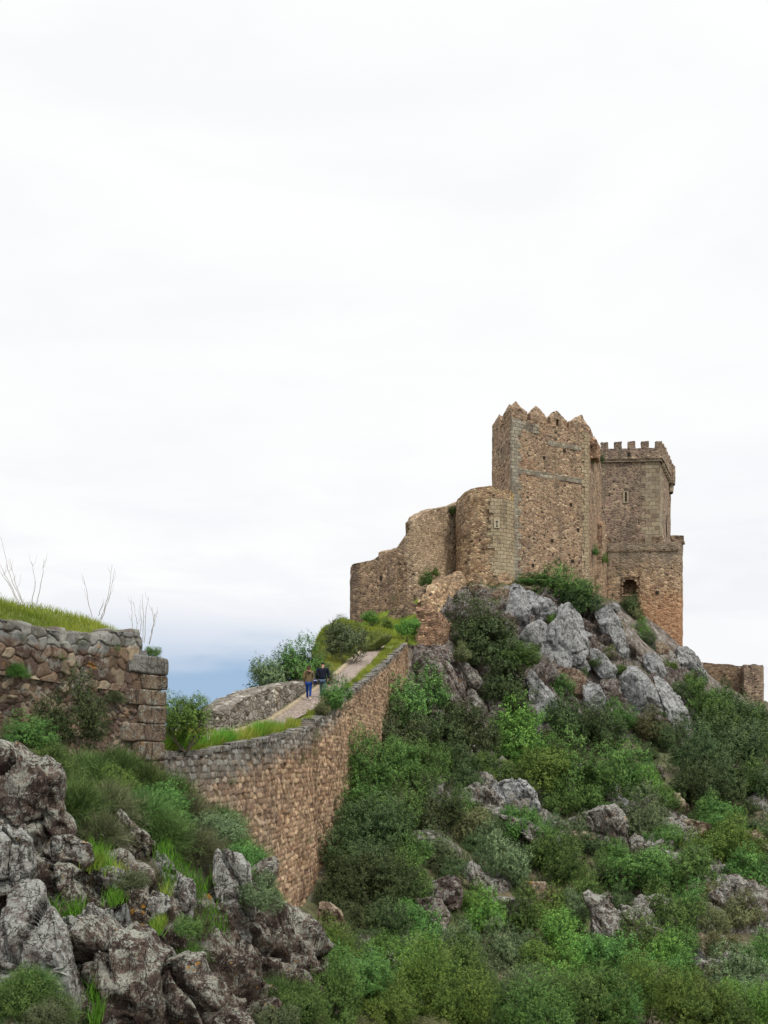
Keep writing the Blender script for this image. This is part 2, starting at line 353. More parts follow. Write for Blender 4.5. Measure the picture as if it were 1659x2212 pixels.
def leafmat(name, c, tip, trans=0.12, var=1.0):
    """colour comes from the mesh attribute (leaf by leaf) and a random shift per bush"""
    m, t, b, out = newmat(name)
    a = t.n('ShaderNodeAttribute', attribute_name='col'); s = t.n('ShaderNodeSeparateColor'); t.l(a.outputs['Color'], s.inputs[0])
    oi = t.n('ShaderNodeObjectInfo')
    cc = t.mix(s.outputs[0], c, tip)
    hs = t.n('ShaderNodeHueSaturation'); t.l(cc, hs.inputs['Color'])
    t.l(t.math('MULTIPLY_ADD', oi.outputs['Random'], 0.05, 0.475), hs.inputs['Hue'])
    t.l(t.math('MULTIPLY', t.math('MULTIPLY_ADD', s.outputs[1], var, 1 - var * 0.5), t.math('MULTIPLY_ADD', oi.outputs['Random'], 0.55, 0.62)), hs.inputs['Value'])
    t.l(hs.outputs[0], b.inputs['Base Color']); b.inputs['Roughness'].default_value = 0.7
    tr = t.n('ShaderNodeBsdfTranslucent'); t.l(hs.outputs[0], tr.inputs[0])
    mx = t.n('ShaderNodeMixShader'); mx.inputs[0].default_value = trans
    t.l(b.outputs[0], mx.inputs[1]); t.l(tr.outputs[0], mx.inputs[2]); t.l(mx.outputs[0], out.inputs[0]); return m
M['leaf_mid'] = leafmat('mid green leaves', (0.046, 0.100, 0.028), (0.175, 0.30, 0.070))
M['leaf_olive'] = leafmat('grey green leaves', (0.075, 0.115, 0.055), (0.22, 0.28, 0.13))
M['leaf_bright'] = leafmat('bright green leaves', (0.062, 0.14, 0.028), (0.22, 0.36, 0.070))
M['leaf_dark'] = leafmat('dark green leaves', (0.048, 0.080, 0.033), (0.125, 0.18, 0.065))
M['leaf_dry'] = leafmat('dull brown green leaves', (0.10, 0.115, 0.05), (0.24, 0.25, 0.11))
M['broom'] = leafmat('broom twigs', (0.055, 0.10, 0.032), (0.20, 0.31, 0.09))
M['broom_dry'] = leafmat('dry broom twigs', (0.09, 0.10, 0.05), (0.24, 0.26, 0.13))
M['grass'] = leafmat('grass blades', (0.16, 0.22, 0.03), (0.44, 0.47, 0.08), 0.35, 0.6)
M['grass_green'] = leafmat('lush grass blades', (0.08, 0.21, 0.02), (0.20, 0.42, 0.05), 0.35)
M['twig'] = plain('grey twig bark', (0.17, 0.14, 0.11), scale=20)
M['stalk'] = plain('bleached dead stalk', (0.42, 0.38, 0.34), scale=20)
M['coping'] = rockmat('coping stone', (0.26, 0.24, 0.21), (0.15, 0.13, 0.11), (0.34, 0.34, 0.31), 0.5, 2.0, 0.2, 41)
M['rock_crag'] = rockmat('crag rock', (0.16, 0.125, 0.105), (0.075, 0.055, 0.045), (0.30, 0.29, 0.27), 0.35, 1.0, 0.4, 51)
M['rock_base'] = rockmat('dark brown outcrop rock', (0.16, 0.12, 0.095), (0.06, 0.043, 0.036), (0.36, 0.365, 0.31), 0.36, 3.6, 0.9, 61)

def sstep(a, b, x):
    t = np.clip((x - a) / (b - a), 0, 1); return t * t * (3 - 2 * t)

# ------------------------------------------------------------------ terrain
ctrl = [P(*q) for q in [
 (0, 1660, 9.9), (90, 1790, 10.2), (200, 1835, 10.8), (320, 1860, 11.4), (400, 1905, 11.7), (520, 1885, 12.3), (600, 2000, 12.9), (680, 2095, 12.9), (-150, 1640, 9.8),
 (0, 1950, 8.95), (200, 2020, 9.6), (400, 2060, 10.5), (560, 2090, 11.9), (0, 2230, 8.4), (200, 2230, 8.9), (400, 2230, 9.7), (600, 2230, 11.3), (690, 2240, 12.2), (-200, 2000, 8.6), (-200, 2230, 8.2),
 (0, 1625, 15.0), (340, 1665, 18.6), (200, 1640, 17.0), (180, 1720, 13.5), (350, 1770, 15.5), (480, 1830, 17.0), (560, 1930, 19.5), (610, 2040, 21), (650, 2030, 27),
 (720, 2110, 20), (780, 2240, 16), (690, 2000, 33), (1000, 2250, 19), (1300, 2250, 22), (1659, 2250, 24), (900, 2180, 24), (1200, 2180, 27), (1659, 2180, 30),
 (820, 2010, 35), (1100, 2010, 39), (1400, 2020, 41), (1659, 2020, 43), (740, 1830, 42), (1000, 1830, 50), (1300, 1830, 54), (1659, 1830, 60),
 (780, 1690, 48), (900, 1660, 58), (1050, 1650, 66), (1300, 1650, 72), (1500, 1640, 78), (1659, 1660, 82),
 (850, 1580, 62), (895, 1500, 74), (1000, 1540, 79), (1100, 1590, 80), (1200, 1590, 82), (1300, 1580, 84), (1400, 1590, 86), (1480, 1570, 90), (1570, 1595, 104), (1659, 1605, 112),
 (920, 1420, 78), (1000, 1400, 84), (1080, 1470, 84), (1100, 1400, 88), (1200, 1440, 88), (1300, 1450, 90), (1400, 1470, 92), (1480, 1470, 96), (1530, 1490, 108),
 (1000, 1290, 93), (1100, 1290, 96), (1200, 1310, 97), (1300, 1310, 100), (1400, 1398, 106), (1480, 1425, 108), (1110, 1265, 98.5), (1250, 1272, 103), (1330, 1305, 110), (1600, 1500, 128), (1659, 1520, 132),
 (846, 1385, 80.5), (850, 1350, 86), (780, 1352, 89), (950, 1330, 85), (860, 1318, 94)]]
ctrl += [(20, 110, 19), (32, 118, 19), (45, 140, 12), (60, 150, 8), (10, 112, 17), (0, 105, 15), (-8, 100, 6), (-10, 85, 2), (-14, 70, -3), (-12, 55, -4.5), (-11, 42, -5), (-12, 30, -4.5),
 (-9, 75, 3), (-3.2, 60, 2.0), (-5, 47, -3.0), (-5, 38, -4.0), (-8, 24, -2.0), (-14, 20, -0.5), (-12, 14, 0.5), (-12, 7, -2.8), (-4, 6.4, -3.1), (-8, 6.4, -3.0), (0, 8.0, -3.9), (0, 4.5, -2.0), (0, -6, -1.8), (10, 0, -2.5), (-10, 0, -1.8),
 (8, 9, -4.2), (20, 15, -7), (30, 40, -9), (45, 60, -6), (60, 90, -2), (70, 120, 0), (40, 20, -14), (-30, 40, -14), (-30, 90, -14), (-20, 130, -6), (20, 150, 5), (60, 30, -20), (2.5, 8, -3.6), (5, 14, -5.2)]
ctrl = np.array(ctrl)
def tps_fit(c):
    n = len(c); xy = c[:, :2] / 20.0
    d = np.linalg.norm(xy[:, None] - xy[None], axis=2); K = np.where(d > 0, d * d * np.log(d + 1e-12), 0) + np.eye(n) * 0.004
    Pm = np.c_[np.ones(n), xy]; A = np.zeros((n + 3, n + 3)); A[:n, :n] = K; A[:n, n:] = Pm; A[n:, :n] = Pm.T
    return np.linalg.solve(A, np.r_[c[:, 2], 0, 0, 0]), xy
_w, _xy = tps_fit(ctrl)
def tz_raw(x, y):
    x = np.atleast_1d(np.asarray(x, float)); y = np.atleast_1d(np.asarray(y, float))
    out = np.empty(x.shape)
    for i in range(0, len(x), 20000):
        q = np.c_[x[i:i + 20000], y[i:i + 20000]] / 20.0
        d = np.linalg.norm(q[:, None] - _xy[None], axis=2)
        out[i:i + 20000] = np.where(d > 0, d * d * np.log(d + 1e-12), 0) @ _w[:-3] + _w[-3] + q @ _w[-2:]
    return out
def tz(x, y):
    x = np.atleast_1d(np.asarray(x, float)); y = np.atleast_1d(np.asarray(y, float))
    cx = np.clip(x, -32, 70); cy = np.clip(y, -8, 152)
    z = tz_raw(cx, cy); d = np.hypot(x - cx, y - cy)
    f = np.clip(d / 140, 0, 1); f = f * f * (3 - 2 * f)
    z = z * (1 - f) + (-70 + 8 * vnoise(np.c_[x / 200, y / 200, x * 0])) * f
    q = np.c_[x * 0.5, y * 0.5, x * 0]
    cr = np.exp(-((x - 16) / 16) ** 2 - ((y - 93) / 9) ** 2) + np.exp(-((x + 4) / 4.5) ** 2 - ((y - 11) / 3.5) ** 2) * 0.3
    z = z + cr * 1.0 * (0.3 - np.abs(fbm(np.c_[x * 0.45, y * 0.3, x * 0 + 4], 3)) * 2.0)
    return z + 0.35 * fbm(q, 4) * np.clip((np.hypot(x, y) - 4) / 8, 0.15, 1)
def axis(lo, hi, step, far, g=1.25):
    a = list(np.arange(lo, hi, step)); s = step
    while a[-1] < far: s *= g; a.append(a[-1] + s)
    s = step
    while a[0] > -far: s *= g; a.insert(0, a[0] - s)
    return np.array(a)
gx = axis(-32, 70, 0.55, 4500); gy = axis(-8, 150, 0.55, 4500)
GX, GY = np.meshgrid(gx, gy, indexing='ij'); GZ = tz(GX.ravel(), GY.ravel()).reshape(GX.shape)
def grid_faces(n, m, flip=False):
    i = np.arange(n - 1)[:, None] * m + np.arange(m - 1)[None]; i = i.ravel()
    f = np.c_[i, i + m, i + m + 1, i + 1]
    return f[:, ::-1].copy() if flip else f
ground = mesh_from('ground', np.c_[GX.ravel(), GY.ravel(), GZ.ravel()], grid_faces(*GX.shape), M['ground'], smooth=True); struct(ground)
def rock_sheet(name, x0, x1, y0, y1, res, region, amp, cell, tilt, mat, sink):
    ax = np.arange(x0, x1, res); ay = np.arange(y0, y1, res); A_, B_ = np.meshgrid(ax, ay, indexing='ij'); x, y = A_.ravel(), B_.ravel(); z = tz(x, y)
    gzx = np.gradient(z.reshape(A_.shape), res, axis=0).ravel(); gzy = np.gradient(z.reshape(A_.shape), res, axis=1).ravel()
    n = np.c_[-gzx, -gzy, np.ones_like(z)]; n /= np.linalg.norm(n, axis=1)[:, None]; n = n + np.array([0, -0.5, 0])
    p = np.c_[x, y, z]; c_, s_ = math.cos(tilt), math.sin(tilt)
    q = np.c_[p[:, 0] * c_ + p[:, 2] * s_, p[:, 1] * 0.8, (-p[:, 0] * s_ + p[:, 2] * c_) * 0.45] / cell
    q = q + 0.45 * np.c_[fbm(q + 5, 4), fbm(q + 15, 4), fbm(q + 25, 4)]
    e, r = worley(q); e2, r2 = worley(q * 2.6 + 9); e3, r3 = worley(q * 6.3 + 19)
    m = region(x, y, z).reshape(A_.shape).astype(float)
    for _ in range(4): m = (m + np.roll(m, 1, 0) + np.roll(m, -1, 0) + np.roll(m, 1, 1) + np.roll(m, -1, 1)) / 5
    m = m.ravel()
    d = amp * ((0.1 + 1.0 * r) * np.clip(e / 0.25, 0, 1) ** 0.5 + 0.40 * (0.1 + r2) * np.clip(e2 / 0.2, 0, 1) ** 0.6 + 0.16 * r3 * np.clip(e3 / 0.2, 0, 1) + 0.25 * fbm(p * 2.2 / cell, 4) + sink) * m - 0.8 * (1 - m)
    V = p + n * d[:, None]
    return struct(mesh_from(name, V, grid_faces(*A_.shape), mat, smooth=True))
def polymask(poly):
    poly = np.array(poly, float); b = np.roll(poly, -1, 0)
    def f(x, y, z):
        px = CX + x * F / y; py = HY - z * F / y; c = np.zeros(len(x), int)
        for (ax_, ay_), (bx_, by_) in zip(poly, b):
            c += ((ay_ > py) != (by_ > py)) & (px < (bx_ - ax_) * (py - ay_) / (by_ - ay_ + 1e-9) + ax_)
        return (c % 2 == 1)
    return f
def tzf(x, y):
    """terrain height by bilinear lookup in the ground sheet"""
    x = np.atleast_1d(np.asarray(x, float)); y = np.atleast_1d(np.asarray(y, float))
    i = np.clip(np.searchsorted(gx, x) - 1, 0, len(gx) - 2); j = np.clip(np.searchsorted(gy, y) - 1, 0, len(gy) - 2)
    u = (x - gx[i]) / (gx[i + 1] - gx[i]); v = (y - gy[j]) / (gy[j + 1] - gy[j])
    return GZ[i, j] * (1 - u) * (1 - v) + GZ[i + 1, j] * u * (1 - v) + GZ[i, j + 1] * (1 - u) * v + GZ[i + 1, j + 1] * u * v
_Ys = np.arange(6, 150, 0.15)
def hit(px, py, y0=6, default=None):
    Ys = _Ys[_Ys >= y0]; h = tzf(X(px, Ys), Ys); r = Z(py, Ys)
    k = np.nonzero(r <= h)[0]
    if len(k) == 0: return default if default is not None else 60.0
    return float(Ys[k[0]])

rock_sheet('crag_rock', 2.2, 37, 76, 112, 0.20, polymask([(890, 1400), (985, 1265), (1100, 1270), (1290, 1305), (1335, 1372), (1405, 1425), (1500, 1440), (1540, 1490), (1490, 1620), (1300, 1590), (1150, 1600), (1000, 1560), (885, 1490)]), 1.2, 2.0, 0.35, M['rock_crag'], -0.45)
rock_sheet('outcrop_rock', -9, 0.2, 6.5, 15, 0.038, polymask([(-600, 1600), (0, 1625), (75, 1720), (90, 1820), (200, 1850), (300, 1870), (380, 1930), (470, 1905), (530, 1885), (590, 1990), (640, 2000), (680, 2095), (692, 2200), (692, 2700), (-1200, 2700)]), 0.42, 0.62, 0.22, M['rock_base'], -0.25)
_sm = lambda x, y, z: (vnoise(np.c_[x * 0.22, y * 0.18, x * 0 + 2]) > 0.38) & ((x + 1.0 - (y - 46) * 0.125) > 2)
rock_sheet('slope_rock', -1.5, 44, 24, 80, 0.28, _sm, 0.9, 1.5, 0.35, M['rock_slope'], -0.2)

# ------------------------------------------------------------------ ramp: banked path, kerb, retaining wall
def interp(y, tab, k): return np.interp(y, [t[0] for t in tab], [t[k] for t in tab])
def zp(y): return np.interp(y, [20, 26, 30, 34, 38.7, 44, 82, 90], [0.0, 0.2, 0.6, 0.90, 1.55, 2.68, 10.83, 12.0])
LE = [(20, -7.3), (26, -6.2), (30, -5.7), (34, -5.45), (38.7, -4.73), (41.3, -4.35), (45.4, -3.85), (55, -2.72), (64.7, -1.95), (78.6, -0.60), (84, 0.0)]
RE = [(20, -5.9), (26, -5.0), (30, -4.6), (34, -4.2), (38.7, -3.85), (40.3, -3.45), (47.9, -2.04), (53.2, -1.55), (63, -0.66), (82.4, 0.75), (84, 0.85)]
WT = [(21.0, -5.45, 0.05), (21.5, -5.3, 0.06), (24.5, -4.9, 0.10), (27, -4.45, 0.34), (29.5, -3.98, 0.52), (32.5, -3.57, 0.80), (35.5, -3.10, 1.12), (37, -2.91, 1.22), (37.15, -2.9, 1.50), (38.5, -2.82, 1.50), (41.4, -2.33, 2.12), (45.6, -1.88, 3.04), (55, -0.55, 5.0), (65, 0.65, 7.15), (74.7, 1.74, 9.25), (76.5, 1.95, 9.6)]
st = np.concatenate([np.arange(20, 40, 0.35), np.arange(40, 84.1, 0.6)])
cols_ = []
for y in st:
    xl, xr, z = float(np.interp(y, *zip(*LE))), float(np.interp(y, *zip(*RE))), float(zp(y))
    xw, zw = float(interp(y, WT, 1)), float(interp(y, WT, 2)); xi = min(xw - 0.30, xw) 
    if y > 76: zw = z
    xr2 = min(xr, xi - 0.15)
    cols_.append([(xi, y, min(zw, z) - 0.16), ((xi + xr2) / 2, y, z + 0.02), (xr2, y, z - 0.01), (xl, y, z - 0.01), (xl - 0.3, y, z + 0.05), (xl - 1.3, y, z + 0.25), (xl - 2.0, y, z - 1.2), (xl - 3.0, y, z - 4.0), (xl - 4.5, y, z - 9.0)])
EV = np.array(cols_); nE = EV.shape[1]
V = EV.reshape(-1, 3).copy(); V[:, 2] += 0.05 * fbm(V * 1.3, 3)
struct(mesh_from('embankment', V, grid_faces(len(st), nE, True), M['turf'], smooth=True))
PV = []; sp = np.arange(21, 83.5, 0.4)
for y in sp:
    xl, xr, z = float(np.interp(y, *zip(*LE))), float(np.interp(y, *zip(*RE))), float(zp(y))
    xr = min(xr, float(interp(y, WT, 1)) - 0.6)
    for k in range(6): PV.append((xl + (xr - xl) * k / 5, y, z + 0.06 + 0.03 * math.sin(math.pi * k / 5)))
struct(mesh_from('path', PV, grid_faces(len(sp), 6, False), M['path'], smooth=True))
KV = []
for i, y in enumerate(sp):
    xl, z = float(np.interp(y, *zip(*LE))), float(zp(y)); j = 0.02 * math.sin(i * 2.7) + 0.015 * math.sin(i * 7.1)
    for dx, dz in ((0.03, 0.0), (0.03, 0.14), (-0.20, 0.16), (-0.20, -0.05)): KV.append((xl + dx + j, y, z + dz + j))
M['kerb'] = plain('worn kerb stone', (0.34, 0.28, 0.19), scale=4)
struct(mesh_from('kerb', KV, grid_faces(len(sp), 4, False), M['kerb']))

def cells(s, z, wd, ht, jx=0.33, jz=0.14, seed=0, levels=False):
    """jittered courses of stone: returns edge distance (0 at the joint) and three random numbers per stone"""
    gx_ = s / wd; gz_ = z / ht; i0 = np.floor(gz_).astype(int)
    f1 = np.full(s.shape, 9.0); f2 = np.full(s.shape, 9.0); r = np.zeros((3,) + s.shape)
    for dz in (-1, 0, 1):
        row = i0 + dz; off = _hash(row, row * 0 + seed, row * 0 + 5) + 0.5 * (row % 2)
        j0 = np.floor(gx_ - off).astype(int)
        for dx in (-1, 0, 1):
            c = j0 + dx
            cx = c + off + 0.5 + jx * 2 * (_hash(c, row, row * 0 + seed) - 0.5); cz = row + 0.5 + jz * 2 * (_hash(c, row, row * 0 + seed + 7) - 0.5)
            d = (np.abs(gx_ - cx) ** 2.6 + np.abs(gz_ - cz) ** 2.6) ** (1 / 2.6)
            m = d < f1
            f2 = np.where(m, f1, np.minimum(f2, d)); f1 = np.where(m, d, f1)
            for k in range(3): r[k] = np.where(m, _hash(c, row, row * 0 + 31 * (k + 1) + seed), r[k])
    return f2 - f1, r
def palette(r, cols):
    c = np.array(cols); return c[np.minimum((r * len(c)).astype(int), len(c) - 1)]

def relief_wall(name, path, zb, zt, wd, ht, depth, du, nz, colfn, mat, parent=None, thick=0.45, seed=0, jz=0.14, lean=0.0, wobble=0.06, warp=0.04):
    """wall face with each stone standing out; path: list of (x, y); zb, zt: functions of (x, y)"""
    path = np.array(path, float); seg = np.linalg.norm(np.diff(path, axis=0), axis=1); S = np.r_[0, np.cumsum(seg)]
    us = [0.0]
    while us[-1] < S[-1]:
        y = np.interp(us[-1], S, path[:, 1]); us.append(us[-1] + du(y))
    us = np.array(us[:-1] + [S[-1]])
    px_ = np.interp(us, S, path[:, 0]); py_ = np.interp(us, S, path[:, 1])
    tx = np.gradient(px_, us); ty = np.gradient(py_, us); l = np.hypot(tx, ty); nx, ny = ty / l, -tx / l      # outward = right of the walking direction
    b = zb(px_, py_); t_ = zt(px_, py_)
    v = np.linspace(0, 1, nz); Zg = b[:, None] + (t_ - b)[:, None] * v[None]
    Sg = np.repeat(us[:, None], nz, 1)
    q = np.c_[Sg.ravel(), Zg.ravel(), np.zeros(Sg.size)]
    sw = (Sg.ravel() + 0.12 * fbm(q * 1.1 + 3, 3)); zw = Zg.ravel() + wobble * fbm(q * 0.8 + 9, 3); sw = sw + warp * fbm(q * 4 + 5, 3); zw = zw + warp * fbm(q * 4 + 25, 3)
    e, r = cells(sw, zw, wd, ht, seed=seed, jz=jz)
    body = sstep(0.0, 0.16, e); miss = (r[2] > 0.94)
    d = depth * (body * (0.4 + 0.9 * r[1])) - depth * 1.6 * miss * body + 0.8 * depth * fbm(np.c_[sw * 5, zw * 5, sw * 0], 3) + 0.10 * fbm(np.c_[Sg.ravel() * 0.5, Zg.ravel() * 0.5, q[:, 0] * 0], 2)
    hgt = (t_[:, None] - Zg).ravel(); d = d + lean * hgt
    # loose top: stones of the last course stand at slightly different heights
    top = (v[None] > 0.999) * np.ones_like(Sg)
    dz = (top.ravel() * (0.30 * ht * (r[0] - 0.5) * 2))
    N = np.c_[np.repeat(nx, nz), np.repeat(ny, nz)]
    V = np.c_[np.repeat(px_, nz) + N[:, 0] * d, np.repeat(py_, nz) + N[:, 1] * d, Zg.ravel() + dz]
    c = colfn(e, r, Sg.ravel(), Zg.ravel(), hgt)
    # cap rows running inwards
    V = V.reshape(len(us), nz, 3); c = c.reshape(len(us), nz, 3)
    ex = []; ec = []
    for k, (off, dzz) in enumerate(((0.10, 0.03), (thick * 0.5, 0.02), (thick, 0.0), (thick, -1.0))):
        e2 = V[:, -1, :].copy(); e2[:, 0] = px_ - nx * off; e2[:, 1] = py_ - ny * off; e2[:, 2] = V[:, -1, 2] + dzz
        ex.append(e2); ec.append(c[:, -1, :])
    V = np.concatenate([V, np.stack(ex, 1)], 1); c = np.concatenate([c, np.stack(ec, 1)], 1)
    return mesh_from(name, V.reshape(-1, 3) if parent is None else local(parent, V.reshape(-1, 3)), grid_faces(V.shape[0], V.shape[1]), mat, parent, smooth=True, col=c.reshape(-1, 3))

mid_cols = [(0.40, 0.27, 0.165), (0.52, 0.37, 0.235), (0.32, 0.20, 0.12), (0.46, 0.32, 0.21), (0.37, 0.24, 0.15), (0.24, 0.15, 0.10)]
grey_cols = [(0.27, 0.26, 0.23), (0.20, 0.18, 0.155), (0.34, 0.33, 0.30), (0.24, 0.21, 0.17)]
def midcol(e, r, s, z, h):
    c = palette(r[0], mid_cols) * (0.7 + 0.6 * r[1])[:, None]; g = palette(r[0], grey_cols) * (0.7 + 0.5 * r[1])[:, None]
    # weathered grey coping courses, mostly on the nearer length of the wall
    f = (1 - sstep(0.45, 1.3, h + 0.35 * r[2])) * (1 - sstep(13, 30, s)) + 0.35 * (1 - sstep(6, 15, s + 3 * r[2])) + 0.5 * (1 - sstep(0.1, 0.35, h))
    f = np.clip(f, 0, 1)[:, None]; c = c * (1 - f) + g * f
    mort = np.array([0.13, 0.08, 0.05]); k = sstep(0.16, 0.03, e)[:, None] if False else (1 - sstep(0.03, 0.16, e))[:, None]
    c = c * (1 - k * 0.85) + mort * k * 0.85
    return c * (0.84 + 0.30 * fbm(np.c_[s * 0.35, z * 0.5, s * 0], 3) + 0.30 * fbm(np.c_[s * 0.9, z * 0.12, s * 0 + 7], 3))[:, None]
wall_r = thing('ramp_wall', 'long tan rubble retaining wall with grey coping stones carrying the ramp up to the castle', 'wall', (-2.9, 37, -5))
def zt_mid(x, y): return np.interp(y, [t[0] for t in WT], [t[2] for t in WT])
def zb_mid(x, y): return np.minimum(np.minimum(tz(x, y), tz(x + 1, y)) - 1.2, zt_mid(x, y) - 1.5)
relief_wall('masonry_face', wall_r, None, None, 0, 0, 0, None, 0, None, None) if False else None
relief_wall('masonry_face', [(t[1], t[0]) for t in WT] + [(1.2, 77.4)], zb_mid, zt_mid, 0.27, 0.175, 0.05, lambda y: 0.03 if y < 32 else 0.045 if y < 45 else 0.08, 210, midcol, M['mid_stone'], wall_r, seed=3, lean=0.02, warp=0.02, wobble=0.04)

# coping: loose flat stones along the top edge of the wall
def rough_block(center, size, yaw, amp=0.03, seed=0, sub=4, pitch=0.0):
    bm = bmesh.new(); bmesh.ops.create_cube(bm, size=1.0)
    bmesh.ops.subdivide_edges(bm, edges=bm.edges[:], cuts=sub, use_grid_fill=True)
    V = np.array([v.co[:] for v in bm.verts]); Fc = [tuple(v.index for v in f.verts) for f in bm.faces]; bm.free()
    r_ = np.linalg.norm(V, axis=1); V = V * (1 - 0.035 * sstep(0.74, 0.88, r_))[:, None]
    V = V * np.array(size)
    V += amp * np.c_[fbm(V * 3 + seed, 3), fbm(V * 3 + seed + 40, 3), fbm(V * 3 + seed + 80, 3)]
    cp, sp_ = math.cos(pitch), math.sin(pitch); V = np.c_[V[:, 0] * cp - V[:, 2] * sp_, V[:, 1], V[:, 0] * sp_ + V[:, 2] * cp]
    c_, s_ = math.cos(yaw), math.sin(yaw); V = np.c_[V[:, 0] * c_ - V[:, 1] * s_, V[:, 0] * s_ + V[:, 1] * c_, V[:, 2]] + np.array(center)
    return V, Fc
def merge(blocks):
    Vs = []; Fs = []; n = 0
    for V, Fc in blocks: Vs.append(V); Fs += [tuple(i + n for i in f) for f in Fc]; n += len(V)
    return np.concatenate(Vs), Fs
cop = []; y = 22.2; k = 0
while y < 74:
    ln = random.uniform(0.3, 0.6); x0, x1 = float(interp(y, WT, 1)), float(interp(y + ln, WT, 1)); z0, z1 = float(interp(y, WT, 2)), float(interp(y + ln, WT, 2))
    if abs(z1 - z0) < 0.25:
        cop.append(rough_block(((x0 + x1) / 2 - 0.20 + random.uniform(-.04, .04), y + ln / 2, (z0 + z1) / 2 + random.uniform(0.0, 0.06)), (math.hypot(ln, x1 - x0) * 0.97, random.uniform(0.42, 0.55), random.uniform(0.10, 0.22)), math.atan2(ln, x1 - x0), 0.05, k, 3, math.atan2(z1 - z0, ln)))
    y += ln; k += 7.7
for sel in ([b_ for b_ in cop if b_[0][:, 1].mean() < 37], [b_ for b_ in cop if b_[0][:, 1].mean() >= 37]):
    V, Fc = merge(sel); part('coping', wall_r, V, Fc, M['coping'])

# ------------------------------------------------------------------ near wall on the left
nw = thing('terrace_wall', 'dark rubble terrace wall at the left with big squared corner stones and grass on top', 'wall', (-6.6, 16, -1))
NWT = [(9, 2.5), (16, 2.42), (16.5, 2.36), (17.5, 2.38), (18.05, 2.36), (18.15, 2.52), (18.85, 2.60), (19.0, 2.20), (19.5, 2.08), (22, 2.1)]
def nx_(y): return -6.6 + (y - 16) * 0.563
near_cols = [(0.13, 0.088, 0.066), (0.165, 0.113, 0.08), (0.085, 0.058, 0.047), (0.20, 0.14, 0.095), (0.125, 0.085, 0.07), (0.27, 0.215, 0.15)]
def nearcol(e, r, s, z, h):
    c = palette(r[0], near_cols) * (0.6 + 0.7 * r[1])[:, None]; g = palette(r[0], [(0.17, 0.17, 0.165), (0.12, 0.115, 0.10), (0.24, 0.24, 0.22)])
    f = (1 - sstep(0.26, 0.36, h))[:, None]; c = c * (1 - f) + g * f
    k = (1 - sstep(0.02, 0.13, e))[:, None]; kk = 0.75 * k
    return c * (1 - kk) + np.array([0.10, 0.072, 0.052]) * kk
def nearcol2(e, r, s, z, h): return nearcol(e, r, s, z, h + 5)
pth2 = [(nx_(y) - 0.025, y + 0.015) for y in (9, 12, 14, 16, 18, 19.1)]
pth = [(nx_(y), y) for y in (9, 12, 14, 16, 18, 19.1)] 
relief_wall('upper_courses', pth, lambda x, y: np.interp(y, [9, 19.6], [1.72, 1.30]), lambda x, y: np.interp(y, *zip(*NWT)), 0.27, 0.22, 0.045, lambda y: 0.018, 66, nearcol, M['near_stone'], nw, seed=11, wobble=0.05, thick=0.9, warp=0.15)
relief_wall('rubble_face', pth2, lambda x, y: x * 0 - 1.8, lambda x, y: np.interp(y, [9, 19.6], [1.74, 1.32]), 0.17, 0.11, 0.04, lambda y: 0.018, 200, nearcol2, M['near_stone'], nw, seed=23, jz=0.45, wobble=0.3, thick=0.5, warp=0.12)
# corner stones
yaw = math.atan2(1, 0.563); dirx, diry = math.cos(yaw), math.sin(yaw)
zq = 2.13; M['quoin_near'] = rockmat('weathered squared corner stone', (0.25, 0.19, 0.13), (0.14, 0.10, 0.075), (0.33, 0.33, 0.28), 0.4, 2.0, 0.3, 31)
M['quoin_top'] = rockmat('grey corner stone', (0.25, 0.24, 0.21), (0.17, 0.16, 0.14), (0.33, 0.33, 0.31), 0.5, 2.0, 0.1, 35)
for i, (h, ln) in enumerate(((0.38, 1.15), (0.31, 0.75), (0.33, 1.2), (0.37, 0.8), (0.38, 1.25), (0.41, 0.9), (0.40, 1.2), (0.40, 0.9), (0.40, 1.1), (0.40, 0.9))):
    ce = np.array([-4.60, 19.6]) - np.array([dirx, diry]) * (ln / 2 + 0.02 * i) + np.array([-diry, dirx]) * 0.30
    V, Fc = rough_block((ce[0], ce[1], zq - h / 2), (ln, 0.7, h - 0.010), yaw, 0.03, i * 5, 7)
    o = part('corner_stone', nw, V, Fc, M['quoin_top'] if i == 0 else M['quoin_near'], smooth=True); zq -= h
    ce2 = ce - np.array([dirx, diry]) * (ln * 0.5 + 0.25)
# core of the wall and the terrace earth behind it
tv = []; ty_ = np.arange(9, 20.2, 0.3)
for y in ty_:
    x0 = nx_(min(y, 19.2)); zt = float(np.interp(y, *zip(*NWT)))
    hump = 0.85 * sstep(20.0, 15.5, np.array([y]))[0] if False else float(np.interp(y, [9, 15, 17, 18.3, 19.3, 20.2], [1.4, 1.2, 0.95, 0.7, 0.25, 0.0]))
    tv += [(x0 - 0.30, y + 0.1, zt - 0.06), (x0 - 0.8, y + 0.3, zt + 0.35 * hump), (x0 - 1.7, y + 0.6, zt + 0.75 * hump), (x0 - 2.8, y + 1.0, zt + hump), (x0 - 5, y + 2.0, zt + hump), (x0 - 7, y + 3.2, zt - 1), (x0 - 8, y + 4, -3)]
TV = np.array(tv); struct(mesh_from('terrace_bank', TV, grid_faces(len(ty_), 7, True), M['turf'], smooth=True))
o = struct(mesh_from('terrace_end', [(-4.75, 19.62, -2), (-4.75, 19.62, 1.9), (-6.1, 22.2, 1.9), (-6.1, 22.2, -2), (-9.5, 21.5, 1.9), (-9.5, 21.5, -2), (-6.3, 18.5, 1.9)], [(0, 3, 2, 1), (3, 5, 4, 2), (1, 2, 4, 6)], M['dark_wall']))
o['label'] = 'x'; del o['label']

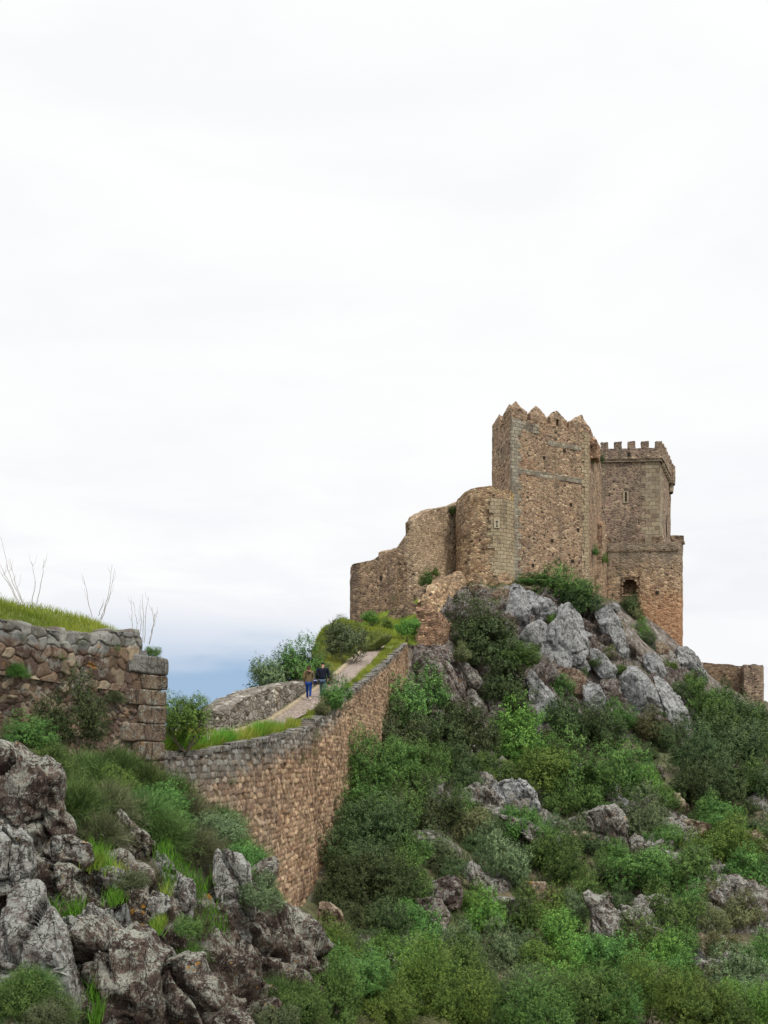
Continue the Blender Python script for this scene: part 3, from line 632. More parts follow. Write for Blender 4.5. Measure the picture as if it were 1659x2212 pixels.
# ------------------------------------------------------------------ castle
def resample(loop, seg, closed=True):
    pts = []; uv = []; n = len(loop); s = 0
    for i in range(n if closed else n - 1):
        a = np.array(loop[i], float); b = np.array(loop[(i + 1) % n], float); L = np.linalg.norm(b - a); k = max(1, int(round(L / seg)))
        for j in range(k): pts.append(a + (b - a) * j / k); uv.append(s + L * j / k)
        s += L
    if not closed: pts.append(np.array(loop[-1], float)); uv.append(s)
    return np.array(pts), np.array(uv), s
def prism(name, loop, zb, zt, mat, parent, seg=0.5, amp=0.06, rag=0.15, cut=None, batter=0.0, cap=1.2, seed=0.0):
    """tower body on a closed plan (anticlockwise from above); zt number or f(x, y); top edge ragged"""
    pts, us, per = resample(loop, seg); n = len(pts)
    nxt = np.roll(pts, -1, 0); prv = np.roll(pts, 1, 0); t = nxt - prv; nrm = np.c_[t[:, 1], -t[:, 0]]; nrm /= np.linalg.norm(nrm, axis=1)[:, None] + 1e-9
    top = np.array([zt(x, y) for x, y in pts]) if callable(zt) else np.full(n, float(zt))
    top = top + rag * fbm(np.c_[pts * 1.6, np.full(n, seed)], 3) * 1.6
    m = max(3, int((top.max() - zb) / seg)); v = np.linspace(0, 1, m)
    V = np.zeros((n + 1, m, 3)); UV = np.zeros((n + 1, m, 2))
    for i in range(n + 1):
        k = i % n; z = zb + (top[k] - zb) * v
        q = np.c_[np.full(m, pts[k, 0]), np.full(m, pts[k, 1]), z]
        d = amp * fbm(q * 0.9 + seed, 4) * 1.6 + amp * 0.6 * vnoise(q * 3.1) + batter * (top[k] - z)
        V[i, :, 0] = pts[k, 0] + nrm[k, 0] * d; V[i, :, 1] = pts[k, 1] + nrm[k, 1] * d; V[i, :, 2] = z
        UV[i, :, 0] = per if i == n else us[k]; UV[i, :, 1] = z
    f = grid_faces(n + 1, m)
    if cut is not None:
        c = V.reshape(-1, 3)[f].mean(1); f = f[~cut(c)]
    Vf = V.reshape(-1, 3); UVf = UV.reshape(-1, 2); faces = [tuple(q) for q in f]
    if cap is not None:
        base = len(Vf); inner = pts.mean(0)
        ring = np.c_[pts + (inner - pts) * 0.10, top]; ring2 = np.c_[pts + (inner - pts) * 0.10, top - cap]
        Vf = np.concatenate([Vf, ring, ring2, [[inner[0], inner[1], top.mean() - cap]]]); UVf = np.concatenate([UVf, np.c_[us, top], np.c_[us, top - cap], [[0, 0]]])
        for i in range(n):
            j = (i + 1) % n
            faces += [(i * m + m - 1, (i + 1) * m + m - 1, base + j, base + i), (base + i, base + j, base + n + j, base + n + i), (base + n + i, base + n + j, base + 2 * n)]
    return part(name, parent, Vf, faces, mat, uv=UVf)
def strip_wall(name, front, thick, zb, ztf, mat, parent, seg=0.4, amp=0.07, rag=0.12, seed=0.0, batter=0.03, own=False):
    """free-standing wall following a line; outward side is to the right of the walking direction"""
    pts, us, per = resample(front, seg, closed=False); n = len(pts)
    t = np.gradient(pts, axis=0); nrm = np.c_[t[:, 1], -t[:, 0]]; nrm /= np.linalg.norm(nrm, axis=1)[:, None]
    top = np.array([ztf(x, y) for x, y in pts]) + rag * fbm(np.c_[pts * 1.3, np.full(n, seed)], 3) * 1.6
    m = max(4, int((top.max() - zb) / seg)); rows = []
    for k in range(n):
        z = zb + (top[k] - zb) * np.linspace(0, 1, m); q = np.c_[np.full(m, pts[k, 0]), np.full(m, pts[k, 1]), z]
        d = amp * fbm(q * 0.8 + seed, 4) * 1.6 + amp * 0.6 * vnoise(q * 3) + batter * (top[k] - z)
        a = np.c_[pts[k, 0] + nrm[k, 0] * d, pts[k, 1] + nrm[k, 1] * d, z]; d2 = -thick + amp * fbm(q * 0.8 + 50, 3)
        b = np.c_[pts[k, 0] + nrm[k, 0] * d2, pts[k, 1] + nrm[k, 1] * d2, z][::-1].copy(); b[0, 2] -= 0.06
        mid = (a[-1] + b[0]) / 2 + np.array([0, 0, 0.08])
        rows.append(np.concatenate([a, [mid], b]))
    V = np.array(rows); k = V.shape[1]; f = grid_faces(n, k)
    fl = [tuple(q) for q in f]; fl += [tuple(range(k)), tuple((n - 1) * k + i for i in reversed(range(k)))]
    UV = np.stack([np.repeat(us[:, None], k, 1), V[:, :, 2]], 2).reshape(-1, 2)
    return part(name, parent, V.reshape(-1, 3), fl, mat, uv=UV)
def box_mesh(c, size, yaw=0.0, amp=0.03, seed=0, sub=2, taper=1.0):
    V, Fc = rough_block((0, 0, 0), size, 0, amp, seed, sub)
    if taper != 1.0:
        k = 1 + (taper - 1) * (V[:, 2] / size[2] + 0.5); V[:, 0] *= k; V[:, 1] *= k
    c_, s_ = math.cos(yaw), math.sin(yaw); V = np.c_[V[:, 0] * c_ - V[:, 1] * s_, V[:, 0] * s_ + V[:, 1] * c_, V[:, 2]] + np.array(c)
    return V, Fc
def uvbox(V, yaw):
    c_, s_ = math.cos(yaw), math.sin(yaw); return np.c_[V[:, 0] * c_ + V[:, 1] * s_, V[:, 2]]

# --- main tower
A, B, D_, E_, F_, C_ = (13.8, 100.0), (23.06, 104.7), (26.3, 112.0), (22.0, 117.0), (13.5, 113.0), (12.2, 104.6)
tower = thing('main_tower', 'tallest castle tower with pyramid topped merlons and pale ashlar corner strip', 'tower', (18, 106, 16))
prism('wall', [A, B, D_, E_, F_, C_], 14.5, 37.0, M['tower'], tower, seg=0.45, amp=0.05, rag=0.05, cap=0.8)
def along(P0, P1, s, off=0.0):
    """point at distance s from P0 towards P1, pushed outwards by off (outside is on the right hand)"""
    p = np.array(P0, float); q = np.array(P1, float); L = np.linalg.norm(q - p); t = (q - p) / L; n = np.array([t[1], -t[0]])
    return p + t * s + n * off, t, n
def slab(P0, P1, poly, thick, off=0.0, apex=None):
    """prism on a wall line: polygon in (distance along, z), front face proud by off, given thickness; apex: (s, z) pulls a pyramid up"""
    V = []
    for dd in (off, off - thick):
        for s, z in poly:
            p, t, n = along(P0, P1, s, dd); V.append((p[0], p[1], z))
    k = len(poly); F = [tuple(reversed(range(k, 2 * k))), tuple((i, i + k, (i + 1) % k + k, (i + 1) % k) for i in range(0))]
    F = [tuple(range(k, 2 * k))[::-1]]; F.append(tuple(range(k)))
    for i in range(k): j = (i + 1) % k; F.append((i, i + k, j + k, j))
    return np.array(V), F
def dense(V, F, amp, seed, size=0.3):
    """subdivide and roughen a simple solid so that its edges are uneven like old stonework"""
    bm = bmesh.new(); vs = [bm.verts.new(v) for v in V]
    for f in F:
        try: bm.faces.new([vs[i] for i in f])
        except ValueError: pass
    bmesh.ops.recalc_face_normals(bm, faces=bm.faces[:])
    bmesh.ops.triangulate(bm, faces=[f for f in bm.faces if len(f.verts) > 4])
    for _ in range(4):
        le = [e for e in bm.edges if e.calc_length() > size]
        if not le: break
        bmesh.ops.subdivide_edges(bm, edges=le, cuts=1, use_grid_fill=True)
        bmesh.ops.triangulate(bm, faces=[f for f in bm.faces if len(f.verts) > 4])
    V2 = np.array([v.co[:] for v in bm.verts]); bm.verts.index_update(); F2 = [tuple(v.index for v in f.verts) for f in bm.faces]; bm.free()
    V2 = V2 + amp * np.c_[fbm(V2 * 1.9 + seed, 3), fbm(V2 * 1.9 + seed + 9, 3), fbm(V2 * 1.9 + seed + 19, 3)] * 1.5
    return V2, F2
def merlon(P0, P1, s0, s1, zb, zs0, zs1, sa, za, thick=0.9, off=0.02, seed=0, slit=None):
    """merlon from s0 to s1 with shoulders at zs0, zs1 and a pyramid tip at (sa, za)"""
    def pt(s, d): p, t, n = along(P0, P1, s, d); return p
    def solid(a, b, z0, z1, tip=None, zr=None):
        zr = z1 if zr is None else zr
        V = [(*pt(a, off), z0), (*pt(b, off), z0), (*pt(b, off - thick), z0), (*pt(a, off - thick), z0), (*pt(a, off), z1), (*pt(b, off), zr), (*pt(b, off - thick), zr), (*pt(a, off - thick), z1)]
        F = [(0, 1, 5, 4), (1, 2, 6, 5), (2, 3, 7, 6), (3, 0, 4, 7), (3, 2, 1, 0)]
        if tip is None: F.append((4, 5, 6, 7))
        else: V.append((*pt(tip[0], off - thick / 2), tip[1])); F += [(4, 5, 8), (5, 6, 8), (6, 7, 8), (7, 4, 8)]
        return dense(V, F, 0.10, seed, 0.22)
    if slit is None: parts_ = [solid(s0, s1, zb, zs0, (sa, za), zs1)]
    else:
        a, b, z1 = slit; parts_ = [solid(s0, a, zb, z1), solid(b, s1, zb, z1), solid(s0, s1, z1, zs0, (sa, za), zs1)]
    return merge(parts_)
LAB = 10.386
def tm(P0, P1, *a, **k):
    V, Fc = merlon(P0, P1, *a, **k); part('merlon', tower, V, Fc, M['tower'])
tm(A, B, 0.0, 2.05, 36.9, 38.1, 37.85, 0.7, 38.95, seed=1)
tm(A, B, 2.45, 4.8, 36.9, 37.8, 37.6, 3.6, 39.0, seed=2)
tm(A, B, 5.15, 7.4, 36.9, 37.86, 37.7, 6.25, 38.98, seed=3, slit=(5.93, 6.33, 37.82))
tm(A, B, 7.7, 10.36, 36.9, 37.75, 37.95, 9.75, 39.05, seed=4)
tm(B, D_, 1.3, 3.0, 36.9, 37.6, 37.6, 2.1, 38.6, seed=5)
tm(B, D_, 4.6, 6.6, 36.9, 37.5, 37.5, 5.8, 38.5, seed=6)
tm(C_, A, 2.6, 4.5, 36.9, 37.9, 38.0, 3.5, 39.0, seed=7)
tm(C_, A, 0.1, 2.1, 36.9, 37.6, 37.6, 1.0, 38.7, seed=8)
tm(D_, E_, 0.5, 2.6, 36.9, 37.7, 37.7, 1.5, 38.6, seed=9)
# ashlar strips: toothed corners and string bands, a few centimetres proud
def toothed(P0, P1, s0, s1, z0, z1, mat, name, parent, off=0.05, tooth=0.35, rowh=0.72, side='right', amp=0.02, thick=0.25, seed=0):
    poly = []; z = z0; k = seed; rr = random.Random(seed)
    edge = []
    while z < z1 - 0.01:
        zz = min(z1, z + rowh * rr.uniform(0.7, 1.2)); d = tooth if k % 2 else 0.0; d += rr.uniform(-.08, .08)
        edge += [(z, d), (zz, d)]; z = zz; k += 1
    if side == 'right': poly = [(s0, z0)] + [(s1 + d, z) for z, d in edge] + [(s0, z1)]
    else: poly = [(s1, z1)] + [(s0 - d, z) for z, d in reversed(edge)] + [(s1, z0)]
    V, Fc = slab(P0, P1, poly, thick, off)
    p0 = np.array(P0); t = (np.array(P1) - p0); t /= np.linalg.norm(t)
    uv = np.c_[(V[:, :2] - p0) @ t, V[:, 2]]
    return part(name, parent, V, Fc, mat, uv=uv)
toothed(A, B, -0.04, 0.85, 14.5, 36.9, M['quoin'], 'corner_stones', tower, seed=1)
toothed(A, B, LAB - 0.55, LAB + 0.04, 14.5, 36.9, M['ashlar_warm'], 'corner_stones', tower, side='left', seed=2)
for z0, z1, s0, s1 in ((31.0, 31.6, 1.0, 9.6), (34.7, 35.2, 4.8, 9.4), (35.7, 36.7, 0.9, 3.6)):
    poly = [(s0, z0), (s1, z0), (s1, z1), (s0, z1)]; V, Fc = slab(A, B, poly, 0.2, 0.035); V, Fc = dense(V, Fc, 0.03, z0, 0.6)
    t = (np.array(B) - np.array(A)) / LAB
    part('string_course', tower, V, Fc, M['quoin'], uv=np.c_[(V[:, :2] - np.array(A)) @ t, V[:, 2]])
# broken box machicolation on the right-hand face
V, Fc = merlon(B, D_, 1.2, 3.2, 34.4, 36.4, 36.1, 2.0, 36.9, thick=0.9, off=0.75, seed=33); part('broken_brattice', tower, V, Fc, M['ruin'])
# ochre streak down the joint with the round tower
V, Fc = slab(C_, A, [(4.35, 17.0), (4.72, 17.2), (4.74, 28.5), (4.6, 28.5)], 0.1, 0.05)
# put-log holes: flat slabs with the shade put into their colour
for s, z in ((5.2, 24.0), (8.0, 22.0), (2.6, 21.0), (6.9, 34.2), (7.8, 28.3), (4.1, 33.0), (8.8, 25.6)):
    V, Fc = slab(A, B, [(s, z), (s + 0.34, z), (s + 0.34, z + 0.36), (s, z + 0.36)], 0.05, 0.055); part('putlog_hole', tower, V, Fc, M['slot'])
# lower stub of masonry climbing the right-hand face
V, Fc = dense(*merge([slab(B, D_, [(3.2, 15.0), (8.6, 15.0), (8.6, 26.5), (7.2, 28.6), (5.6, 27.9), (4.9, 23.0), (3.8, 21.5)], 0.9, 0.55)]), 0.12, 3, 0.6)
part('buttress', tower, V, Fc, M['tower'])

# --- square keep behind
K1, K0, K2, K3 = (36.9, 124.0), (24.5, 124.9), (41.5, 134.0), (27.0, 139.0)
keep = thing('square_keep', 'square keep behind the tall tower, flat battlements projecting on a cornice', 'tower', (32, 130, 24))
prism('wall', [K0, K1, K2, K3], 22.0, 40.2, M['keep'], keep, seg=0.6, amp=0.05, rag=0.0, cap=0.3, seed=2)
def offs(loop, d):
    c = np.mean(loop, 0); out = []; n = len(loop)
    for i in range(n):
        p0, p1, p2 = map(np.array, (loop[i - 1], loop[i], loop[(i + 1) % n])); a = (p1 - p0) / np.linalg.norm(p1 - p0); b = (p2 - p1) / np.linalg.norm(p2 - p1)
        na, nb = np.array([a[1], -a[0]]), np.array([b[1], -b[0]]); m = na + nb; m /= (m @ m) / 2 + 1e-9
        out.append(tuple(p1 + m * d))
    return out
kl = offs([K0, K1, K2, K3], 0.42)
prism('cornice', offs([K0, K1, K2, K3], 0.28), 39.85, 40.25, M['ashlar_keep'], keep, seg=0.7, amp=0.03, rag=0.0, cap=0.1, seed=4)
prism('parapet', kl, 40.2, 41.6, M['keep'], keep, seg=0.5, amp=0.04, rag=0.03, cap=0.8, seed=3)
def kmerlons(P0, P1, wdt, step, s_end, zb, zt, prt, mat, start=0.0, th=0.5):
    L = np.linalg.norm(np.array(P1) - np.array(P0)); s = L - start; k = 0
    while s > s_end:
        V, Fc = slab(P0, P1, [(s - wdt, zb), (s, zb), (s, zt), (s - wdt, zt)], th, 0.01); V, Fc = dense(V, Fc, 0.10, s, 0.25)
        part('merlon', prt, V, Fc, mat); s -= step; k += 1
kmerlons(kl[0], kl[1], 0.95, 1.78, 4.2, 41.5, 42.5, keep, M['keep'])
kmerlons(kl[1], kl[2], 1.0, 1.8, 1.0, 41.5, 42.45, keep, M['keep'], start=0.8)
LK = np.linalg.norm(np.array(K1) - np.array(K0))
toothed(K0, K1, LK - 1.9, LK + 0.03, 22, 39.8, M['ashlar_keep'], 'corner_stones', keep, side='left', seed=4, rowh=0.8, tooth=0.5)
toothed(K1, K2, -0.03, 2.6, 22, 39.8, M['ashlar_keep'], 'corner_stones', keep, side='right', seed=7, rowh=0.8, tooth=0.5)
V, Fc = slab(K0, K1, [(7.6, 34.4), (8.35, 34.4), (8.35, 36.0), (7.6, 36.0)], 0.1, 0.06); fr = part('arrow_slit', keep, V, Fc, M['ashlar_keep'])
V, Fc = slab(K0, K1, [(7.87, 34.6), (8.12, 34.6), (8.12, 35.85), (7.87, 35.85)], 0.1, 0.085); part('slot', keep, V, Fc, M['slot'])
V, Fc = slab(K1, K2, [(6.4, 31.3), (6.9, 31.3), (6.9, 34.2), (6.4, 34.2)], 0.1, 0.06); part('arrow_slit', keep, V, Fc, M['slot'])
V, Fc = slab(kl[0], kl[1], [(8.6, 40.55), (9.0, 40.55), (9.0, 41.0), (8.6, 41.0)], 0.1, 0.05); part('gun_port', keep, V, Fc, M['slot'])
# corner turret on corbels at the far right corner
cc = np.array(K2) + np.array([-0.45, -0.9])
tl = [(cc[0] + 0.75 * math.cos(a), cc[1] + 1.2 * math.sin(a)) for a in np.linspace(0, 2 * math.pi, 11)[:-1]]
prism('corner_turret', tl, 39.3, 42.0, M['keep'], keep, seg=0.4, amp=0.08, rag=0.3, cap=0.3, seed=8)
prism('turret_corbel', [(cc[0] + 0.55 * math.cos(a), cc[1] + 0.9 * math.sin(a)) for a in np.linspace(0, 2 * math.pi, 11)[:-1]], 38.2, 39.35, M['ashlar_keep'], keep, seg=0.4, amp=0.08, rag=0.0, cap=0.1, seed=9)
for s in np.arange(1.2, 9.5, 1.3):
    p, t, n = along(K1, K2, s, 0.2); V, Fc = box_mesh((p[0], p[1], 39.7), (0.35, 0.5, 0.45), math.atan2(t[1], t[0]), 0.03, s); part('corbel', keep, V, Fc, M['ashlar_keep'])

# --- outwork in front of the keep
ow = thing('outwork_tower', 'lower right castle wall with low worn merlons, orange patch and arched hole', 'tower', (31, 114, 12))
OL = [(25.6, 113.2), (27.2, 112.2), (35.4, 111.6), (36.1, 112.0), (36.45, 112.9), (35.2, 122.0), (26.5, 121.0)]
def owcut(c):
    dx = (c[:, 0] - 29.8) / 0.88; arch = 21.15 + 0.6 * np.sqrt(np.clip(1 - dx * dx, 0, 1))
    return (np.abs(dx) < 1.0 + 0.12 * np.sin(c[:, 2] * 7)) & (c[:, 2] > 19.9) & (c[:, 2] < arch) & (c[:, 1] < 114)
prism('wall', OL, 9.5, 26.15, M['outwork'], ow, seg=0.22, amp=0.06, rag=0.10, cut=owcut, cap=0.9, seed=5)
nb = [(28.75, 111.95), (30.85, 111.8), (30.7, 113.6), (28.9, 113.6)]
nv = [(x, y, z) for z in (19.75, 22.0) for x, y in nb]
part('wall_recess', ow, np.array(nv), [(0, 1, 2, 3), (4, 7, 6, 5), (1, 5, 6, 2), (2, 6, 7, 3), (3, 7, 4, 0)], M['ruin'])
for (x0, x1, z0, zt_, y) in ((25.9, 27.7, 26.0, 26.9, 112.6), (29.9, 31.6, 26.0, 26.85, 112.05), (32.4, 33.7, 26.0, 26.85, 111.85), (34.7, 36.3, 26.0, 27.05, 111.9)):
    V, Fc = dense(*slab((x0, y), (x1, y - 0.06), [(0, z0), (x1 - x0, z0), (x1 - x0 - 0.1, zt_), (0.08, zt_)], 0.6, 0.02), 0.12, x0, 0.35); part('merlon', ow, V, Fc, M['dark_wall'])
V, Fc = slab((27.2, 112.2), (35.4, 111.6), [(-0.4, 25.1), (8.25, 25.1), (8.25, 25.35), (-0.4, 25.35)], 0.3, 0.10); V, Fc = dense(V, Fc, 0.06, 2, 0.5); part('ledge', ow, V, Fc, M['dark_wall'])
V, Fc = slab((27.2, 112.2), (35.4, 111.6), [(5.6, 19.9), (5.95, 19.9), (5.95, 20.3), (5.6, 20.3)], 0.1, 0.07); part('putlog_hole', ow, V, Fc, M['slot'])

# --- round tower
rt = thing('round_tower', 'stubby round tower in front of the tall tower, pale ashlar and small loophole slab', 'tower', (11.35, 102.2, 18))
cR, rR = np.array((11.35, 102.2)), 3.35
ring = [(cR[0] + rR * math.cos(a), cR[1] + rR * math.sin(a)) for a in np.linspace(0, 2 * math.pi, 49)[:-1]]
def rtop(x, y): return float(np.interp((x - 8) / 6.5, [0, 0.1, 0.35, 0.62, 0.72, 0.8, 1.0], [28.1, 28.75, 29.2, 29.15, 28.7, 28.95, 29.1])) * (y * 0.35 / 99 + 0.65)
prism('wall', ring, 15.5, rtop, M['round'], rt, seg=0.4, amp=0.08, rag=0.12, cap=1.0, seed=6, batter=0.012)
# pale squared stonework on its right-hand half
def arc_shell(a0, a1, z0, z1, rad, mat, name, parent, tooth=0.10, rows=14, seed=0):
    rr = random.Random(seed); V = []; F = []; UV = []; n = 0; h = (z1 - z0) / rows
    for k in range(rows):
        st_ = a0 - (rr.uniform(0, tooth)) ; za, zb_ = z0 + k * h, z0 + (k + 1) * h - 0.0
        m = 10
        for i in range(m + 1):
            a = st_ + (a1 - st_) * i / m
            for z in (za, zb_): V.append((cR[0] + rad * math.cos(a), cR[1] + rad * math.sin(a), z)); UV.append((a * rad, z))
        V.append((cR[0] + (rad - .1) * math.cos(st_), cR[1] + (rad - .1) * math.sin(st_), za)); V.append((cR[0] + (rad - .1) * math.cos(st_), cR[1] + (rad - .1) * math.sin(st_), zb_)); UV += [(0, za), (0, zb_)]
        for i in range(m): b = n + 2 * i; F.append((b, b + 2, b + 3, b + 1))
        F.append((n + 2 * m + 2, n, n + 1, n + 2 * m + 3))
        n += 2 * m + 4
    return part(name, parent, np.array(V), F, mat, uv=np.array(UV))
arc_shell(R(-82), R(-38), 19.6, 27.9, rR + 0.15, M['ashlar_warm'], 'ashlar_facing', rt, tooth=0.28, rows=20, seed=3)
la = R(-79)
lp = (cR[0] + (rR + .17) * math.cos(la), cR[1] + (rR + .17) * math.sin(la)); yl = la + math.pi / 2
V, Fc = box_mesh((lp[0], lp[1], 25.1), (0.66, 0.16, 0.92), yl, 0.01, 3); part('loophole_slab', rt, V, Fc, M['pale_slab'])
lq = (cR[0] + (rR + .26) * math.cos(la), cR[1] + (rR + .26) * math.sin(la))
V1 = box_mesh((lq[0], lq[1], 25.1), (0.08, 0.03, 0.62), yl, 0, 0); V2 = box_mesh((lq[0], lq[1] - 0.003, 25.32), (0.3, 0.03, 0.07), yl, 0, 0); V3 = box_mesh((lq[0], lq[1] - 0.002, 24.82), (0.18, 0.03, 0.12), yl, 0, 0)
part('loophole', rt, *merge([V1, V2, V3]), M['slot'])
# ochre stain strip where it meets the tall tower
V, Fc = box_mesh((13.83, 99.92, 22.5), (0.16, 0.12, 12.4), 0.5, 0.05, 9, 6); part('lichen_streak', rt, V, Fc, M['streak'])
# rubble collar at its foot
foot = [(cR[0] + (rR + 0.55) * math.cos(a), cR[1] + (rR + 0.45) * math.sin(a)) for a in np.linspace(0, 2 * math.pi, 33)[:-1]]
prism('footing', foot, 13.5, lambda x, y: 19.4 + 0.5 * math.sin(x * 2.1), M['round'], rt, seg=0.4, amp=0.25, rag=0.5, cap=0.05, seed=7)

# --- curtain wall
cw = thing('curtain_wall', 'curving pale curtain wall stepping down from the round tower to the left', 'wall', (5, 98, 12))
topc = [(850, 1189), (856, 1185), (874, 1157), (880, 1150), (893, 1130), (900, 1119), (907, 1112), (922, 1103), (950, 1096), (975, 1092), (982, 1088), (992, 1084)]
def tpx(tab, ref=None):
    xs, ys = zip(*tab)
    def f(x, y): px = CX + x * F / y; return float((HY - np.interp(px, xs, ys)) * y / F)
    return f
fr_ = [(849, 96.2), (856, 97.4), (868, 97.3), (880, 97.0), (893, 97.0), (907, 97.6), (925, 99.0), (945, 100.8), (965, 102.4), (985, 103.6), (995, 104.0)]
strip_wall('wall', [(X(p, y), y) for p, y in fr_], 1.6, 11.5, tpx(topc), M['curtain'], cw, seg=0.35, amp=0.10, rag=0.10, seed=3, batter=0.03)

# --- left tower
lt = thing('end_tower', 'small dark weathered tower at the left end of the castle', 'tower', (-1, 93, 12))
topl = [(740, 1232), (757, 1226), (762, 1219), (769, 1216), (787, 1214), (809, 1210), (812, 1207), (820, 1202), (840, 1193), (856, 1186), (870, 1180)]
LTL = [(X(757, 92.9), 92.9), (X(759, 92.1), 92.1), (X(764, 91.6), 91.6), (X(772, 91.4), 91.4), (X(780, 91.6), 91.6), (X(820, 94.0), 94.0), (X(857, 96.3), 96.3), (X(857, 99), 99.0), (X(765, 96), 96.0)]
prism('wall', LTL, 11.0, tpx(topl), M['dark_wall'], lt, seg=0.35, amp=0.07, rag=0.08, cap=0.5, seed=11, batter=0.012)
V, Fc = slab((X(820, 94.0), 94.0), (X(857, 96.3), 96.3), [(0, 18.2), (0.3, 18.2), (0.3, 18.6), (0, 18.6)], 0.1, 0.12); part('putlog_hole', lt, V, Fc, M['slot'])

# --- ruins below
rp = thing('ruined_pier', 'broken reddish masonry pier at the top end of the ramp', 'ruin', (4.5, 80, 9))
PL = [(X(899, 80), 80.0), (X(944, 79.5), 79.5), (X(974, 84.5), 84.5), (X(915, 86), 86.0)]
prism('wall', PL, 9.0, tpx([(880, 1316), (905, 1314), (935, 1312), (944, 1318), (955, 1330), (975, 1352)]), M['ruin'], rp, seg=0.3, amp=0.16, rag=0.35, cap=0.1, seed=13, batter=-0.01)
rw = thing('ruined_wall', 'collapsed tan rubble wall climbing from the broken pier to the round tower', 'ruin', (6, 88, 11))
strip_wall('wall', [(X(893, 85.5), 85.5), (X(915, 84.8), 84.8), (X(940, 86.0), 86.0), (X(960, 89.0), 89.0), (X(985, 94.0), 94.0), (X(1000, 98.0), 98.0)], 1.0, 9.5, tpx([(890, 1318), (905, 1308), (920, 1296), (935, 1280), (950, 1266), (970, 1260), (985, 1248), (1000, 1243)]), M['round'], rw, seg=0.22, amp=0.20, rag=0.6, seed=15, batter=0.26)
rl = thing('low_wall', 'low brown broken wall between the end tower and the ruined pier', 'wall', (1.5, 88, 11))
strip_wall('wall', [(X(833, 88), 88.0), (X(850, 87.2), 87.2), (X(875, 86.4), 86.4), (X(900, 86.0), 86.0)], 1.5, 10.0, tpx([(830, 1338), (838, 1322), (855, 1316), (875, 1306), (898, 1300), (905, 1300)]), M['dark_wall'], rl, seg=0.3, amp=0.15, rag=0.3, seed=17, batter=0.05)
rg = thing('earth_bank_wall', 'low sloping masonry skirt at the foot of the curtain wall', 'wall', (4, 92, 12))
strip_wall('wall', [(X(858, 91.5), 91.5), (X(880, 91), 91.0), (X(905, 91), 91.0), (X(930, 92.5), 92.5), (X(960, 95.5), 95.5)], 1.0, 10.5, tpx([(850, 1325), (865, 1316), (885, 1300), (905, 1282), (925, 1268), (945, 1256), (960, 1245)]), M['dark_wall'], rg, seg=0.3, amp=0.3, rag=0.5, seed=19, batter=0.22)

# --- far right walls
fw = thing('outer_wall', 'distant brown outer wall with a square end turret, right of the castle rock', 'wall', (45, 131, 8))
strip_wall('wall', [(X(1500, 131), 131.0), (X(1560, 130.5), 130.5), (X(1606, 130), 130.0)], 1.5, 4.0, tpx([(1490, 1428), (1515, 1429), (1540, 1432), (1575, 1435), (1590, 1439), (1606, 1438)]), M['dark_wall'], fw, seg=0.5, amp=0.06, rag=0.12, seed=21)
TL = [(X(1604, 128.6), 128.6), (X(1607, 127.8), 127.8), (X(1647, 127.5), 127.5), (X(1650, 129.5), 129.5), (X(1646, 133), 133.0), (X(1606, 133), 133.0)]
prism('turret', TL, 4.0, 13.05, M['keep'], fw, seg=0.4, amp=0.06, rag=0.2, cap=0.3, seed=23)
fw2 = thing('outer_wall', 'short piece of tan outer wall at the right edge, beyond the square turret', 'wall', (55, 134, 5))
strip_wall('wall', [(X(1645, 131), 131.0), (X(1740, 129), 129.0)], 1.5, 0.0, tpx([(1640, 1530), (1660, 1531), (1680, 1533)]), M['curtain'], fw2, seg=0.5, amp=0.06, rag=0.12, seed=25)

# --- rubble wall on the valley side of the path
vw = thing('rubble_wall', 'low grey lichened rubble wall on the valley side of the path', 'wall', (-5.3, 38, 0))
vt = [(y, float(np.interp(y, *zip(*LE))) - 0.30) for y in (34, 36, 38, 40, 42, 44, 46, 48, 50)]
topv = [(495, 1535), (501, 1530), (515, 1517), (530, 1505), (543, 1498), (576, 1490), (610, 1487), (632, 1481), (660, 1474), (700, 1455), (760, 1400)]
tv_ = tpx(topv)
strip_wall('masonry', [(-6.05, 34.05)] + [(x, y) for y, x in vt][1:], 1.3, -1.0, tv_, M['grey_ruin'], vw, seg=0.16, amp=0.13, rag=0.16, seed=27, batter=0.04)

